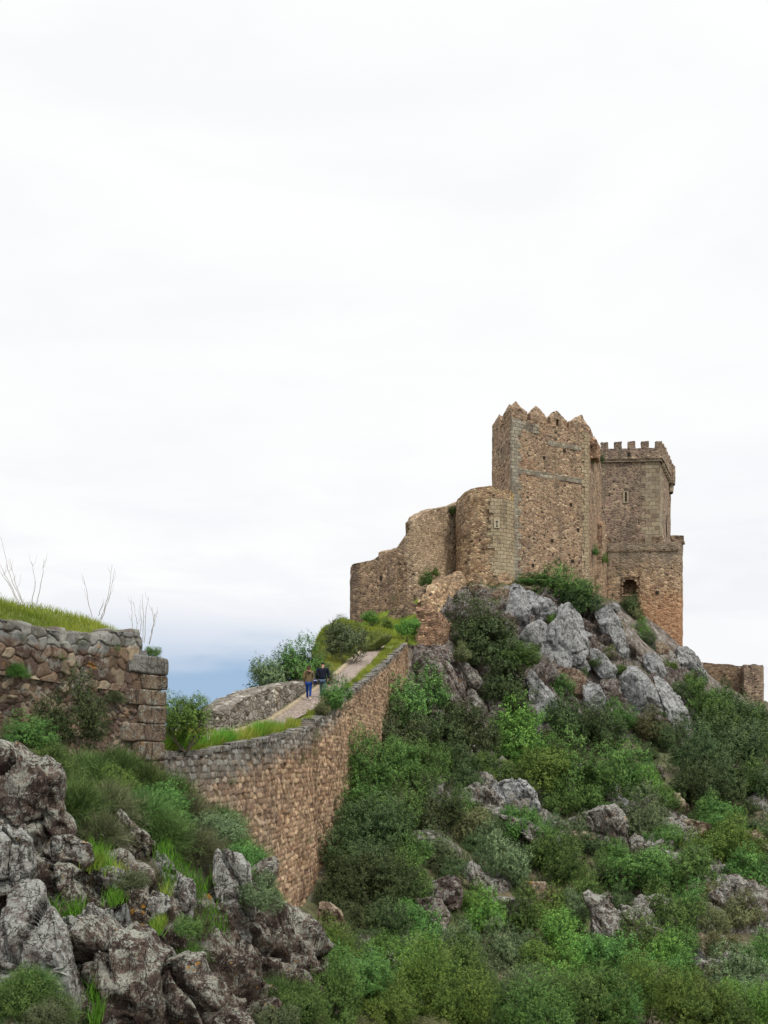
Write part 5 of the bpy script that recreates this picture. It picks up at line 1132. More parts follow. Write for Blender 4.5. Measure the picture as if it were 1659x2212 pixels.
def describe(px, py, kind, words, used):
    order = sorted(LM, key=lambda l: math.hypot(l[1] - px, (l[2] - py)))
    for l in order[:14]:
        dx, dy = px - l[1], py - l[2]; dist = math.hypot(dx, dy)
        if abs(dy) > abs(dx): pos_ = 'just above' if dy < 0 else 'just below'
        else: pos_ = 'ramp side of' if dx < 0 else 'far side of'
        if dist > 110: pos_ = pos_.replace('just ', 'well ').replace('far side', 'well beyond far side').replace('ramp side', 'well beyond ramp side')
        key = (l[0], pos_)
        if key not in used:
            used.add(key); return '%s %s %s the %s' % (words, kind, pos_, l[0])
    return '%s %s near the %s' % (words, kind, order[0][0])
USED = set(); TONE = {'leaf_mid': 'mid green', 'leaf_olive': 'grey green', 'leaf_bright': 'bright green', 'leaf_dark': 'dark green', 'leaf_dry': 'brownish green', 'broom': 'wiry green', 'broom_dry': 'dull wiry'}
NB = [0]
def plant(px, py, r, mat='leaf_mid', Y=None, protos=None, tall=1.0, label=None, name='bush', cat='bush', group='bushes covering the castle slope', wide=1.0, sink=0.75, rz=None, stem=True):
    """bush drawn about (px, py) with radius r in picture units; stands on the ground behind that point"""
    NB[0] += 1; k = NB[0]
    if Y is None: Y = hit(px, py + r * sink)
    Rm = r * ((1.25 if Y > 68 else 1.42) if group == 'bushes covering the castle slope' or group.startswith('small bushes') else 1.22) * Y / F
    pr = protos or (NEARP if Y < 27 else MIDP if Rm * 0.5 > 0.9 and Y < 55 else FAR)
    x, z = X(px, Y), Z(py, Y)
    if label is None:
        sz = 'very small' if Rm < 0.8 else 'small' if Rm < 1.3 else 'rounded' if Rm < 2.0 else 'large'
        label = describe(px, py, 'bush', sz + ' ' + TONE[mat], USED)
    if len(label.split()) > 16: label = label.replace('well beyond', 'beyond').replace('very small', 'tiny')
    if len(label.split()) > 16: label = ' '.join(w_ for w_ in label.split() if w_ not in ('just', 'well', 'rounded'))
    root = thing(name, label, cat, (x, Y + Rm * 0.15, z), group)
    f = bpy.data.objects.new('foliage', pr[k % len(pr)]); COL.objects.link(f); f.parent = root
    f.material_slots[0].link = 'OBJECT'; f.material_slots[0].material = M[mat]
    if stem:
        s = bpy.data.objects.new('stem', STEM); COL.objects.link(s); s.parent = root
    root.scale = (Rm * wide * random.uniform(0.88, 1.12), Rm * random.uniform(0.88, 1.12), Rm * tall * 1.05); root.rotation_euler = (random.uniform(-.15, .15), random.uniform(-.15, .15), rz if rz is not None else random.uniform(0, 6.28))
    return root
G0 = 'plants growing out of the castle walls'
# trees and bushes on the crag
plant(1040, 1362, 62, 'leaf_dark', Y=85, tall=1.0, label='top lobe of the big dark evergreen beside the ruined pier', group='dark evergreens against the crag')
plant(1062, 1425, 70, 'leaf_dark', Y=83, label='wide middle evergreen below the dark one beside the pier', group='dark evergreens against the crag')
plant(1092, 1490, 58, 'leaf_dark', Y=82, label='lower dark evergreen between the mossy knob and the grey tooth', group='dark evergreens against the crag')
plant(1110, 1552, 38, 'leaf_dark', Y=81, label='lowest small dark evergreen at the foot of the leaning grey tooth', group='dark evergreens against the crag')
plant(1120, 1420, 36, 'leaf_mid', Y=82.5, label='lighter evergreen lobe at the crag side of the big dark tree', group='dark evergreens against the crag')
plant(995, 1415, 22, 'leaf_dry', Y=80, label='brownish bush between the pier and the big dark tree', group='dark evergreens against the crag')
plant(1228, 1280, 50, 'leaf_mid', Y=96, label='big holm oak bush against the base of the tall tower', group='dark evergreens against the crag')
plant(1262, 1310, 40, 'leaf_dark', Y=95, label='shaded lower half of the holm oak bush over the biggest boulder', group='dark evergreens against the crag')
plant(1170, 1256, 34, 'leaf_mid', Y=97, tall=0.45, label='low branch of green leaves above the sloping slab', group='dark evergreens against the crag', wide=1.2, rz=0)
plant(1190, 1345, 14, 'leaf_bright', label='bright green tuft between the slab and the biggest boulder', group='dark evergreens against the crag')
plant(1364, 1311, 19, 'leaf_dark', Y=110.5, label='ivy bush hanging just under the arched hole', group='dark evergreens against the crag', tall=1.3)
plant(1372, 1332, 26, 'leaf_dry', Y=110, label='brownish ivy bush halfway down the outwork wall', group='dark evergreens against the crag')
plant(1378, 1362, 22, 'leaf_bright', Y=108, label='bright green bush below the brownish ivy', group='dark evergreens against the crag')
plant(1388, 1394, 26, 'leaf_dark', Y=106, label='dark bush at the head of the rock ridge', group='dark evergreens against the crag')
plant(1318, 1412, 14, 'leaf_dry', label='dry brown tuft on the long grey buttress', group='dark evergreens against the crag')
plant(1215, 1492, 24, 'leaf_mid', label='green bush in front of the reddish rock beneath the biggest boulder', group='dark evergreens against the crag')
plant(1448, 1440, 12, 'leaf_bright', label='bright tuft in the groove below the outwork', group='dark evergreens against the crag')
plant(1490, 1492, 22, 'leaf_mid', label='small bush right under the dark corner rock', group='dark evergreens against the crag')
for (px, py, r, mt, lb) in ((1290, 1432, 13, 'leaf_dark', 'small dark bush wedged under the long grey buttress'), (1340, 1452, 13, 'leaf_mid', 'small green bush behind the pale spire'), (1262, 1455, 11, 'leaf_dark', 'tiny dark bush between the grey stub and the tucked boulder'),
        (1395, 1500, 12, 'leaf_mid', 'small green bush in the groove of the ridge'), (1160, 1400, 11, 'leaf_dark', 'tiny dark bush on the seam of the grey wedge'), (975, 1470, 11, 'leaf_bright', 'moss green tuft beside the mossy knob'), (1425, 1545, 13, 'leaf_dark', 'small dark bush at the side of the long steep rib')):
    plant(px, py, r, mt, Y=hit(px, py + 8) - 1.5, label=lb, group='small bushes wedged in the crag')
for (px, py, r, mt, Y, lb) in ((981, 1107, 9, 'leaf_mid', 102.6, 'clump of leaves in the crook of the curtain wall and the round tower'), (922, 1254, 14, 'leaf_mid', 91, 'green bush on the rubble at the foot of the curtain wall'),
        (1294, 992, 9, 'leaf_olive', 109.5, 'hanging plant high on the shaded face of the tall tower'), (1280, 1000, 6, 'leaf_olive', 106.5, 'little plant under the broken brattice'),
        (1282, 1192, 9, 'leaf_mid', 106.8, 'green plant low on the shaded tower face'), (1303, 1208, 9, 'leaf_bright', 110, 'bright plant on top of the stub of masonry'), (1299, 1240, 7, 'leaf_olive', 110, 'small plant on the front of the masonry stub'),
        (941, 1238, 8, 'leaf_bright', 90.5, 'bright tuft beside the bush at the curtain wall foot'), (850, 1296, 7, 'leaf_olive', 93, 'faint tuft at the end of the curtain wall')):
    plant(px, py, r, mt, Y=Y, protos=SPARSE if r < 8 else FAR, tall=1.3, label=lb, name='wall_plant', cat='plant', group=G0, stem=False)
# edge of the hill by the outer wall and the bands of bushes down the slope
MAN = [(1525,1530,46,'m'),(1560,1515,26,'d'),(1498,1478,20,'m'),(1620,1565,34,'m'),(1655,1610,30,'o'),(1592,1590,48,'d'),(1582,1620,55,'d'),(1505,1640,55,'d'),(1640,1625,42,'m'),(1480,1505,24,'o'),(1650,1580,35,'d'),(1548,1585,40,'m'),
 (900,1540,66,'m'),(858,1600,48,'o'),(950,1590,48,'d'),(1020,1612,50,'d'),(1115,1620,56,'b'),(1228,1575,45,'d'),(1290,1590,52,'d'),(1398,1580,38,'y'),(1262,1690,62,'m'),(1148,1690,48,'b'),(1360,1680,48,'m'),(1400,1720,34,'b'),(1455,1600,36,'d'),
 (1180,1560,24,'d'),(1335,1560,30,'m'),(800,1680,62,'m'),(868,1662,40,'m'),(930,1680,48,'m'),(985,1660,36,'d'),(935,1770,50,'d'),(985,1755,34,'m'),(1010,1800,38,'y'),(770,1760,46,'m'),(800,1820,62,'d'),(850,1780,50,'m'),(880,1850,48,'m'),(760,1860,56,'d'),
 (800,1930,72,'d'),(870,1930,50,'m'),(740,1950,38,'d'),(945,1842,34,'o'),(750,2000,30,'d'),(1090,1872,52,'o'),(1120,1800,36,'m'),(1060,1810,30,'d'),(1160,1810,28,'m'),(1178,1862,40,'m'),(1222,1890,44,'m'),(1380,1782,46,'o'),(1388,1900,50,'m'),(1440,1900,38,'m'),
 (1330,1870,28,'m'),(1538,1850,46,'b'),(1600,1842,44,'b'),(1645,1800,32,'d'),(1560,1790,36,'m'),(1622,1890,36,'m'),(1500,1905,40,'m'),(1030,1950,26,'b'),(1060,1990,42,'b'),(1120,1985,42,'m'),(900,2040,48,'m'),(940,2000,26,'y'),(830,2035,48,'d'),(780,2060,40,'d'),
 (720,2070,42,'b'),(1180,1990,40,'b'),(1235,1985,34,'o'),(1270,1950,34,'m'),(1215,2060,50,'b'),(1450,1990,44,'m'),(1490,1970,38,'m'),(1400,2050,46,'m'),(1345,2120,58,'m'),(1440,2090,40,'b'),(1480,2060,32,'m'),(1540,2000,30,'y'),(1600,1985,34,'y'),
 (760,2130,60,'m'),(860,2120,74,'b'),(930,2160,70,'b'),(1000,2110,40,'m'),(990,2190,62,'b'),(1090,2060,42,'o'),(1130,2170,66,'o'),(1180,2120,50,'b'),(1060,2190,40,'m'),(1270,2190,74,'m'),(1230,2130,44,'b'),(1400,2170,60,'b'),(1340,2200,50,'m'),(1500,2190,66,'b'),
 (1480,2130,40,'m'),(1600,2140,46,'o'),(1620,2195,60,'b'),(1555,2150,36,'y'),(1640,2080,36,'m'),(1570,2080,34,'y'),(720,2190,60,'m'),(820,2200,60,'b'),(1560,2210,50,'m'),(1150,2215,60,'m'),(690,2030,26,'m'),(1430,1830,30,'m'),(1300,1800,28,'m'),(1280,1745,26,'m'),(1245,1800,26,'o'),(1210,1740,30,'m'),
 (1195,1650,40,'m'),(1060,1680,34,'m'),(1000,1700,30,'d'),(1440,1750,30,'m'),(1500,1720,44,'d'),(1560,1700,46,'d'),(1610,1690,38,'m'),(1655,1710,34,'d'),(1530,1770,30,'m')]
KM = {'m': 'leaf_mid', 'd': 'leaf_dark', 'o': 'leaf_olive', 'b': 'leaf_bright', 'y': 'leaf_dry'}
PL = []
for (px, py, r, k) in MAN:
    if py > 2040: r = r * 1.02
    plant(px, py - 0.10 * r, r, KM[k], tall=random.uniform(0.95, 1.25), wide=random.uniform(0.85, 1.0), sink=0.9); PL.append((px, py, r))
# smaller ones filling in between, kept off the rocks; mostly dark leaves paint shade into the gaps
def inpoly(x, y, poly):
    a = poly; b = np.roll(poly, -1, 0); c = ((a[:, 1] > y) != (b[:, 1] > y)) & (x < (b[:, 0] - a[:, 0]) * (y - a[:, 1]) / (b[:, 1] - a[:, 1] + 1e-9) + a[:, 0]); return c.sum() % 2 == 1
rf = random.Random(3); cnt = 0; tries = 0
while cnt < 60 and tries < 6000:
    tries += 1; px = rf.uniform(700, 1690); py = rf.uniform(1560, 2230)
    if px < 760 and py < 1900 or px > 1420 and py < 1600: continue
    if any(inpoly(px, py, q) or inpoly(px, py + 12, q) or inpoly(px - 10, py, q) or inpoly(px + 10, py, q) for _, _, q, _ in ROCKS[32:]) or inpoly(px, py, ROCKS[0][2]): continue
    if any(math.hypot(px - a, py - b) < 0.62 * c for a, b, c in PL): continue
    r = rf.uniform(13, 24) * (1 + (py - 1560) / 900); PL.append((px, py, r)); cnt += 1
    plant(px, py, r, rf.choice(['leaf_dark', 'leaf_dark', 'leaf_olive', 'leaf_dry']), tall=rf.uniform(0.7, 1.0), group='small bushes filling gaps on the slope')

# ------------------------------------------------------------------ plants near the ramp and the outcrop
GP = 'bushes beside the path'
plant(392, 1562, 58, 'leaf_bright', Y=23.2, protos=MIDP, tall=1.05, label='airy bright green bush behind the squared corner of the terrace wall', group=GP)
plant(600, 1462, 50, 'leaf_olive', Y=47.5, label='grey green bush over the rubble wall, nearest its valley end', group=GP)
plant(640, 1442, 50, 'leaf_mid', Y=48.5, label='taller grey green bush over the rubble wall behind the walkers', group=GP)
plant(680, 1462, 34, 'leaf_olive', Y=50, label='small bush between the tall bush and the walker in navy', group=GP)
plant(752, 1396, 46, 'leaf_olive', Y=60, label='round grey green bush leaning on the grassy mound', group=GP)
plant(700, 1375, 18, 'leaf_olive', Y=70, protos=SPARSE, label='thin see-through bush on the sky side of the mound', group=GP)
plant(735, 1342, 14, 'leaf_olive', Y=76, protos=SPARSE, label='thin see-through bush on top of the mound', group=GP)
plant(730, 1510, 31, 'leaf_mid', Y=41.3, tall=1.2, label='dense dark bush growing on the edge of the ramp wall in front of the walkers', group=GP)
plant(695, 1534, 20, 'leaf_dry', Y=40.0, label='ragged olive bush at the walkers feet', group=GP)
plant(800, 1335, 16, 'leaf_bright', Y=86, label='bright green bush at the foot of the end tower', group=GP, wide=1.4)
plant(878, 1362, 24, 'leaf_bright', Y=78, tall=0.9, label='vivid green bush beside the ruined pier at the top of the path', group=GP)
plant(838, 1352, 12, 'leaf_bright', Y=84, label='low green bush at the top of the path', group=GP)
for (px, py, r, Y, mt, lb) in ((685, 1592, 9, 37.0, 'leaf_dry', 'dry tuft on the step in the ramp wall coping'), (681, 1625, 9, 36.6, 'leaf_dry', 'dry tuft below the step of the ramp wall'), (655, 1645, 12, 34.8, 'leaf_dry', 'dry plant hanging on the ramp wall near the step'),
        (670, 1815, 7, 35.3, 'leaf_dry', 'lone dark tuft in the middle of the tan ramp wall'), (750, 1680, 5, 44.6, 'leaf_olive', 'tiny tuft on the ramp wall beside the slope bushes'), (500, 1690, 9, 26.0, 'leaf_olive', 'small plant on the grey part of the ramp wall')):
    plant(px, py, r, mt, Y=Y, protos=SPARSE, tall=1.5, label=lb, name='wall_plant', cat='plant', group='plants rooted in the ramp wall', stem=False)
def ynw(px):  # distance of the terrace wall face at picture column px
    a = (px - CX) / F; return (-6.6 - 16 * 0.563) / (a - 0.563)
for (px, py, r, mt, lb) in ((46, 1382, 10, 'leaf_olive', 'grey green tuft among the top stones of the terrace wall, farthest from the corner'), (176, 1390, 14, 'leaf_olive', 'grey green tuft in the top stones near the middle of the terrace wall'), (130, 1422, 11, 'leaf_mid', 'dark green tuft in the second stone course'),
        (32, 1452, 24, 'leaf_mid', 'broad green tuft low on the terrace wall'), (248, 1510, 20, 'leaf_olive', 'grassy tuft hanging in the middle of the rubble face'), (252, 1400, 12, 'leaf_mid', 'small tuft under the stepped top stones')):
    plant(px, py, r, mt, Y=ynw(px) - 0.15, protos=BROOM if r > 15 else SPARSE, tall=1.0, label=lb, name='wall_plant', cat='plant', group='plants rooted in the terrace wall', stem=False)
plant(330, 1412, 15, 'leaf_bright', Y=19.4, tall=1.1, label='fresh green clump behind the top corner stone', group='plants rooted in the terrace wall', name='wall_plant', cat='plant', stem=False)
plant(156, 1566, 62, 'leaf_dark', Y=15.6, protos=MIDP, tall=1.3, label='dark upright bush standing against the terrace wall', group='bushes at the foot of the terrace wall')
plant(60, 1605, 58, 'leaf_mid', Y=14.2, protos=MIDP, tall=0.85, label='tangled green bush beside the dark upright one under the terrace wall', group='bushes at the foot of the terrace wall')
GB = 'broom bushes on the near slope'
BR_ = [(110,1660,55,0),(185,1680,60,1),(250,1660,50,0),(310,1690,50,0),(160,1740,62,0),(235,1745,62,2),(300,1760,60,0),(215,1800,50,2),(370,1720,55,1),(400,1770,62,2),(350,1800,55,0),(440,1730,50,0),(470,1790,58,1),(420,1840,55,2),(490,1850,55,1),
       (530,1860,48,0),(535,1920,45,1),(570,1950,40,0),(580,1890,30,1),(300,1900,40,2),(290,1960,34,0),(70,2130,42,0),(30,2170,60,0),(110,2190,50,0),(410,2000,34,2),(400,2060,34,0),(600,2170,60,0),(560,2200,50,0),(640,2200,50,0),(610,2000,28,0),(150,1950,26,0),(480,1900,40,2),(545,1800,30,0)]
bl = ['tangled broom under the terrace wall', 'sunlit broom under the terrace wall corner', 'broom right below the corner stones', 'broom at the start of the ramp wall', 'broom over the big dark slab', 'dull broom over the dark slab', 'broom beside the sharp edged rock',
      'drooping broom on the sharp edged rock', 'green broom against the ramp wall near the corner', 'olive broom in the middle of the slope', 'broom above the arching pale rock', 'broom against the grey wall stones', 'bright broom against the ramp wall', 'dull broom above the ribbed column', 'green broom behind the ribbed column',
      'upper broom at the tan wall', 'middle broom at the tan wall', 'lowest broom at the tan wall foot', 'feathery broom touching the tan wall', 'hanging broom beside the rounded pale boulder', 'hanging broom over the mauve grey rock', 'broom in the bottom corner, upper clump', 'broom in the bottom corner, edge clump', 'broom in the bottom corner, lower clump',
      'broom beside the brown mossy rock', 'broom in the gully of the outcrop', 'low broom before the blotched rock', 'low broom at the bottom before the fluted rock', 'low broom at the bottom before the grey nose', 'broom where the ramp wall meets the blotched rock', 'small broom in the dark speckled rock', 'dry broom beside the ribbed column', 'thin broom high against the tan wall']
for i, (px, py, r, k) in enumerate(BR_):
    mt = ('broom', 'broom', 'broom_dry')[k]
    Yh = hit(px, py + r * 0.3) - 0.3
    if i in (26, 27, 28): Yh = 11.2
    if i in (21, 22, 23): Yh = 7.3
    plant(px, py + r * 0.15, r * 1.18, mt, Y=Yh, protos=BROOM, tall=1.0, label='wiry ' + bl[i], name='broom_bush', cat='broom bush', group=GB, stem=False)
for (px, py, r, mt, lb) in ((95, 1655, 40, 'leaf_mid', 'leafy bush in the broom above the big dark slab'), (255, 1700, 34, 'leaf_bright', 'bright leafy bush in the middle of the upper broom'), (345, 1745, 44, 'leaf_mid', 'leafy bush in the broom below the corner stones'), (455, 1800, 46, 'leaf_olive', 'grey green leafy bush in the broom above the ribbed column'),
        (515, 1870, 46, 'leaf_mid', 'leafy bush against the tan wall above the ribbed column'), (562, 1945, 42, 'leaf_olive', 'leafy bush against the tan wall foot'), (545, 1765, 22, 'leaf_dry', 'dry airy bush against the tan wall'), (280, 1905, 26, 'leaf_olive', 'leafy bush drooping between the pale boulder and the arching rock'), (405, 2010, 26, 'leaf_mid', 'leafy bush in the gully of the outcrop')):
    plant(px, py, r, mt, Y=hit(px, py + r * 0.3) - 1.6, protos=MIDP, wide=1.25, label=lb, group='leafy bushes among the broom')
for i, (px, py, r, lb) in enumerate(((640, 2185, 55, 'leafy bush at the foot of the blotched rock'), (590, 2215, 50, 'leafy bush at the bottom edge before the blotched rock'), (40, 2160, 50, 'leafy bush in the bottom corner of the outcrop'), (100, 2205, 45, 'leafy bush next to the bottom corner bush'))):
    plant(px, py, r, ('leaf_mid', 'leaf_olive')[i % 2], Y=(11.0, 10.6, 7.2, 7.0)[i], protos=NEARP, label=lb, group='leafy bushes in front of the outcrop')

def grass(name, label, base, nrm_h, mat, width=0.006, lean=0.25, seed=0, segs=2, hvar=0.5, cat='grass'):
    g = np.random.default_rng(seed); n = len(base); base = np.asarray(base)
    d = unit(np.c_[g.normal(0, lean, n), g.normal(0, lean, n), np.ones(n)]); h = nrm_h * g.uniform(1 - hvar, 1 + hvar * 0.6, n)
    tone = np.clip(0.5 + 0.5 * vnoise(base * 1.2 + seed) + g.normal(0, 0.15, n), 0, 1)
    V, F_, c = strands(base, d, h, np.full((n, 1), width), segs, 0.5, g, tone)
    return stuff(mesh_from(name, V, F_, M[mat], col=c), label, cat)
g_ = np.random.default_rng(5)
# terrace top
n = 42000; yy = g_.uniform(9.5, 20.0, n); tt_ = g_.uniform(0, 1, n) ** 1.2
ti = np.clip(((yy - 9) / 0.3).astype(int), 0, len(ty_) - 2); TVr = TV.reshape(len(ty_), 7, 3); kk = tt_ * 4; k0 = kk.astype(int); ff = (kk - k0)[:, None]
fy = ((yy - 9) / 0.3 - ti)[:, None]
bs = (TVr[ti, k0] * (1 - ff) + TVr[ti, k0 + 1] * ff) * (1 - fy) + (TVr[ti + 1, k0] * (1 - ff) + TVr[ti + 1, k0 + 1] * ff) * fy
grass('grass', 'yellow green grass covering the top of the terrace wall', bs - np.array([0, 0, .02]), np.full(n, 0.16) * (1 + 0.6 * vnoise(bs * 1.5)), 'grass', 0.007, 0.3, 1)
# strip of grass between path and wall
yy = 20.6 + (81.5 - 20.6) * g_.uniform(0, 1, 36000) ** 1.15; n = len(yy); u = g_.uniform(-0.05, 1.0, n)
xw = np.interp(yy, [t[0] for t in WT], [t[1] for t in WT]) - 0.30; xr = np.minimum(np.interp(yy, *zip(*RE)), xw - 0.2)
zz = np.minimum(zp(yy), np.where(yy > 76, zp(yy), np.interp(yy, [t[0] for t in WT], [t[2] for t in WT]) - 0.0)); zz = zz * (1 - u) + zp(yy) * u - 0.06
hh = np.interp(yy, [20, 30, 36, 45, 80], [0.35, 0.42, 0.35, 0.20, 0.28]) * (0.75 + 0.9 * vnoise(np.c_[yy * 1.3, u * 2, yy * 0]))
grass('grass', 'bright green grass strip between the path and the ramp wall', np.c_[xw + (xr - xw) * u, yy, zz], np.abs(hh) + 0.05, 'grass', 0.011, 0.3, 2)
k = 7000; yy = g_.uniform(22, 35, k); u = g_.uniform(0, 1, k); xw = np.interp(yy, [t[0] for t in WT], [t[1] for t in WT]) - 0.35; xr = np.interp(yy, *zip(*RE))
cl = vnoise(np.c_[yy * 0.9, u * 0, yy * 0 + 3]) > -0.1; yy, u, xw, xr = yy[cl], u[cl], xw[cl], xr[cl]
grass('grass', 'lush green grass tufts behind the level part of the ramp wall', np.c_[xw + (xr - xw) * u, yy, zp(yy) - 0.05], np.full(len(yy), 0.55), 'grass_green', 0.010, 0.25, 3)
# verge on the valley side
yy = g_.uniform(20, 84, 16000); n = len(yy); u = g_.uniform(0, 1.0, n); x = np.interp(yy, *zip(*LE)) - 0.35 - u * 1.3
m_ = (yy > 49) | (yy < 33); yy, x, u = yy[m_], x[m_], u[m_]
grass('grass', 'yellow green grass verge on the valley side of the path', np.c_[x, yy, zp(yy) + 0.05 + 0.1 * u], np.full(len(yy), 0.28), 'grass', 0.012, 0.3, 4)
# mound at the top left of the path
mo = rock([(690,1470),(684,1420),(692,1392),(706,1366),(726,1352),(744,1345),(772,1350),(800,1362),(828,1364),(842,1378),(815,1400),(785,1425),(735,1470)], 'turf', 'mossy earth mound beside the upper path', Y=70, thick=0.5, name='earth_mound', rough=0.05, facets=0, strat=0.1)
mo['kind'] = 'structure'; del mo['label']; del mo['category']; mo.name = 'mound'
mv_ = np.empty(len(mo.data.vertices) * 3); mo.data.vertices.foreach_get('co', mv_); mv_ = mv_.reshape(-1, 3); mn = np.empty_like(mv_); mo.data.vertices.foreach_get('normal', mn.ravel()) if False else None
mn = np.array([v.normal[:] for v in mo.data.vertices]); up_ = np.nonzero(mn[:, 2] > 0.15)[0]
pick = g_.choice(up_, 14000); bs = mv_[pick] + np.array(mo.location) + g_.normal(0, 0.06, (14000, 3)) * np.array([1, 1, 0.3])
grass('grass', 'yellow green grass on the mound beside the upper path', bs, np.full(14000, 0.25), 'grass', 0.016, 0.3, 6)
# ground around the top of the path
n = 14000; px_ = g_.uniform(770, 905, n); Yg = g_.uniform(79, 90, n); xg = X(px_, Yg)
bs = np.c_[xg, Yg, np.maximum(tzf(xg, Yg), -99)]
grass('grass', 'green grass on the ground where the path ends', bs, np.full(n, 0.35), 'grass', 0.02, 0.3, 7)
# near slope and gullies: lush tufts
def tuft_field(name_label, spots, per, h, mat, width, seed, dy=-0.25):
    g = np.random.default_rng(seed); B = []
    for (px, py, rx, ry) in spots:
        qx = px + g.normal(0, rx * 0.5, per); qy = py + g.normal(0, ry * 0.5, per)
        Y0 = hit(px, py) + dy
        B.append(np.c_[X(qx, Y0), np.full(per, Y0) + g.normal(0, 0.12, per), Z(qy, Y0)])
    B = np.concatenate(B); return grass('grass', name_label, B, np.full(len(B), h), mat, width, 0.22, seed, 3)
tuft_field('bright grass tufts in the gullies of the near outcrop', [(200, 1850, 22, 16), (225, 1870, 20, 12), (375, 1880, 24, 20), (400, 1905, 24, 22), (430, 1930, 22, 24), (350, 1850, 18, 18), (455, 1990, 22, 30), (470, 2010, 20, 20), (335, 2020, 12, 10), (400, 2100, 18, 26), (385, 2130, 14, 20), (110, 1990, 8, 24),
     (210, 2150, 8, 36), (212, 2200, 8, 30), (370, 1915, 12, 30), (250, 1950, 16, 10), (160, 1980, 14, 16)], 170, 0.17, 'grass_green', 0.004, 8, dy=-0.7)
tuft_field('ochre dry grass tufts on the near outcrop', [(190, 1875, 22, 10), (215, 1862, 18, 10), (125, 2045, 14, 10), (135, 2060, 12, 10), (360, 1940, 8, 24), (345, 2000, 14, 10), (250, 1885, 14, 6)], 140, 0.12, 'grass', 0.004, 9, dy=-0.8)
# ground cover on the castle slope
n = 40000; px_ = g_.uniform(690, 1750, n); Yg = g_.uniform(20, 100, n); xg = X(px_, Yg); zg = tzf(xg, Yg)
vis = (vnoise(np.c_[xg * 0.4, Yg * 0.4, xg * 0]) > -0.2); xg, Yg, zg = xg[vis], Yg[vis], zg[vis]
wx = np.interp(Yg, [t[0] for t in WT], [t[1] for t in WT]); ok = (xg > wx + 0.4); xg, Yg, zg = xg[ok], Yg[ok], zg[ok]
grass('ground_cover', 'mixed rough grass and low herbs between the slope bushes', np.c_[xg, Yg, zg - 0.03], 0.25 + 0.004 * Yg, 'leaf_dark', 0.03, 0.5, 10, cat='undergrowth')
n = 7000; qx = g_.uniform(-11, -1.5, n); qy = g_.uniform(7, 25, n); wx = np.interp(qy, [t[0] for t in WT], [t[1] for t in WT]); ok = (qx < wx - 0.0 + (qy < 21) * 9) & ((qx > nx_(qy)) | (qy > 19)); qx, qy = qx[ok], qy[ok]
grass('ground_cover', 'rough grass and herbs between the broom bushes', np.c_[qx, qy, tzf(qx, qy) - 0.02], np.full(len(qx), 0.30), 'broom', 0.008, 0.5, 11, cat='undergrowth')

# ------------------------------------------------------------------ dead stalks
def tube(pts, r0, r1, k=5):
    pts = np.array(pts, float); V = []; Fc = []
    for i, p in enumerate(pts):
        d = pts[min(i + 1, len(pts) - 1)] - pts[max(i - 1, 0)]; d /= np.linalg.norm(d); a = np.cross(d, [0.3, 1, 0.1]); a /= np.linalg.norm(a); b = np.cross(d, a); r = r0 + (r1 - r0) * i / (len(pts) - 1)
        for t in range(k): V.append(p + r * (a * math.cos(6.283 * t / k) + b * math.sin(6.283 * t / k)))
        if i: Fc += [((i - 1) * k + t, (i - 1) * k + (t + 1) % k, i * k + (t + 1) % k, i * k + t) for t in range(k)]
    return np.array(V), Fc
def stalks(label, Y, lines, r0=0.008, tr=lambda x, y: (x * 0.28, 1128 + y * 0.28), group='dead bare stalks'):
    b = lines[0][0]; t = thing('dead_stalks', label, 'dead plant', P(*tr(*b), Y), group)
    rs = random.Random(len(label))
    for i, ln in enumerate(lines):
        pts = [np.array(P(*tr(*q), Y + 0.08 * i)) for q in ln]; fine = []
        for a, c in zip(pts[:-1], pts[1:]):
            for s in range(4): fine.append(a + (c - a) * s / 4 + np.array([rs.uniform(-.012, .012), rs.uniform(-.02, .02), 0]))
        fine.append(pts[-1]); tubes = [tube(fine, r0, r0 * 0.35)]
        for q in range(2):
            k = rs.randrange(len(fine) // 3, len(fine) - 1); p = fine[k]; s = rs.choice((-1, 1)); tubes.append(tube([p, p + np.array([s * 0.05, 0, .08]), p + np.array([s * 0.07, 0, rs.uniform(.14, .26)])], r0 * 0.4, r0 * 0.2, 4))
        V, Fc = merge(tubes); part('stalk', t, V, Fc, M['stalk'])
stalks('tallest leaning dead stalks by the edge on the terrace grass', 17.0, [[(185, 640), (110, 500), (60, 350), (5, 110)], [(150, 640), (60, 470), (-10, 360)], [(175, 620), (120, 470), (75, 280)], [(140, 600), (50, 430), (-5, 320)]])
stalks('single upright dead stalk beside the tallest leaning ones', 17.4, [[(250, 620), (270, 450), (240, 300)]])
stalks('dead stalk bent outwards beside the single upright one', 17.5, [[(280, 640), (325, 420), (340, 285)]])
stalks('lone thin dead stalk leaning back in the middle of the terrace grass', 18.2, [[(705, 730), (670, 550), (640, 415)]])
stalks('pair of long parallel dead stalks near the end of the grass', 18.5, [[(775, 750), (830, 580), (865, 330)], [(785, 750), (850, 560), (885, 360)], [(760, 720), (775, 670), (800, 625)]])
stalks('cluster of bare branching stalks behind the corner stone', 19.7, [[(1015, 880), (1020, 720), (1010, 600)], [(1060, 920), (1050, 740), (1030, 610)], [(1100, 930), (1108, 720), (1100, 555)], [(1112, 930), (1125, 680), (1145, 575)], [(1075, 920), (1085, 760), (1075, 640)]], 0.008)
stalks('thick dead stalk at the outer side of the branching cluster', 19.7, [[(1150, 940), (1185, 780), (1172, 655)], [(1160, 900), (1190, 760), (1195, 700)]], 0.012)
stalks('thin bare twigs beside the airy bush below the corner', 23.6, [[(1600, 1680), (1600, 1520), (1590, 1380)], [(1615, 1680), (1622, 1560), (1625, 1460)], [(1560, 1640), (1610, 1580), (1650, 1520)]], 0.008)
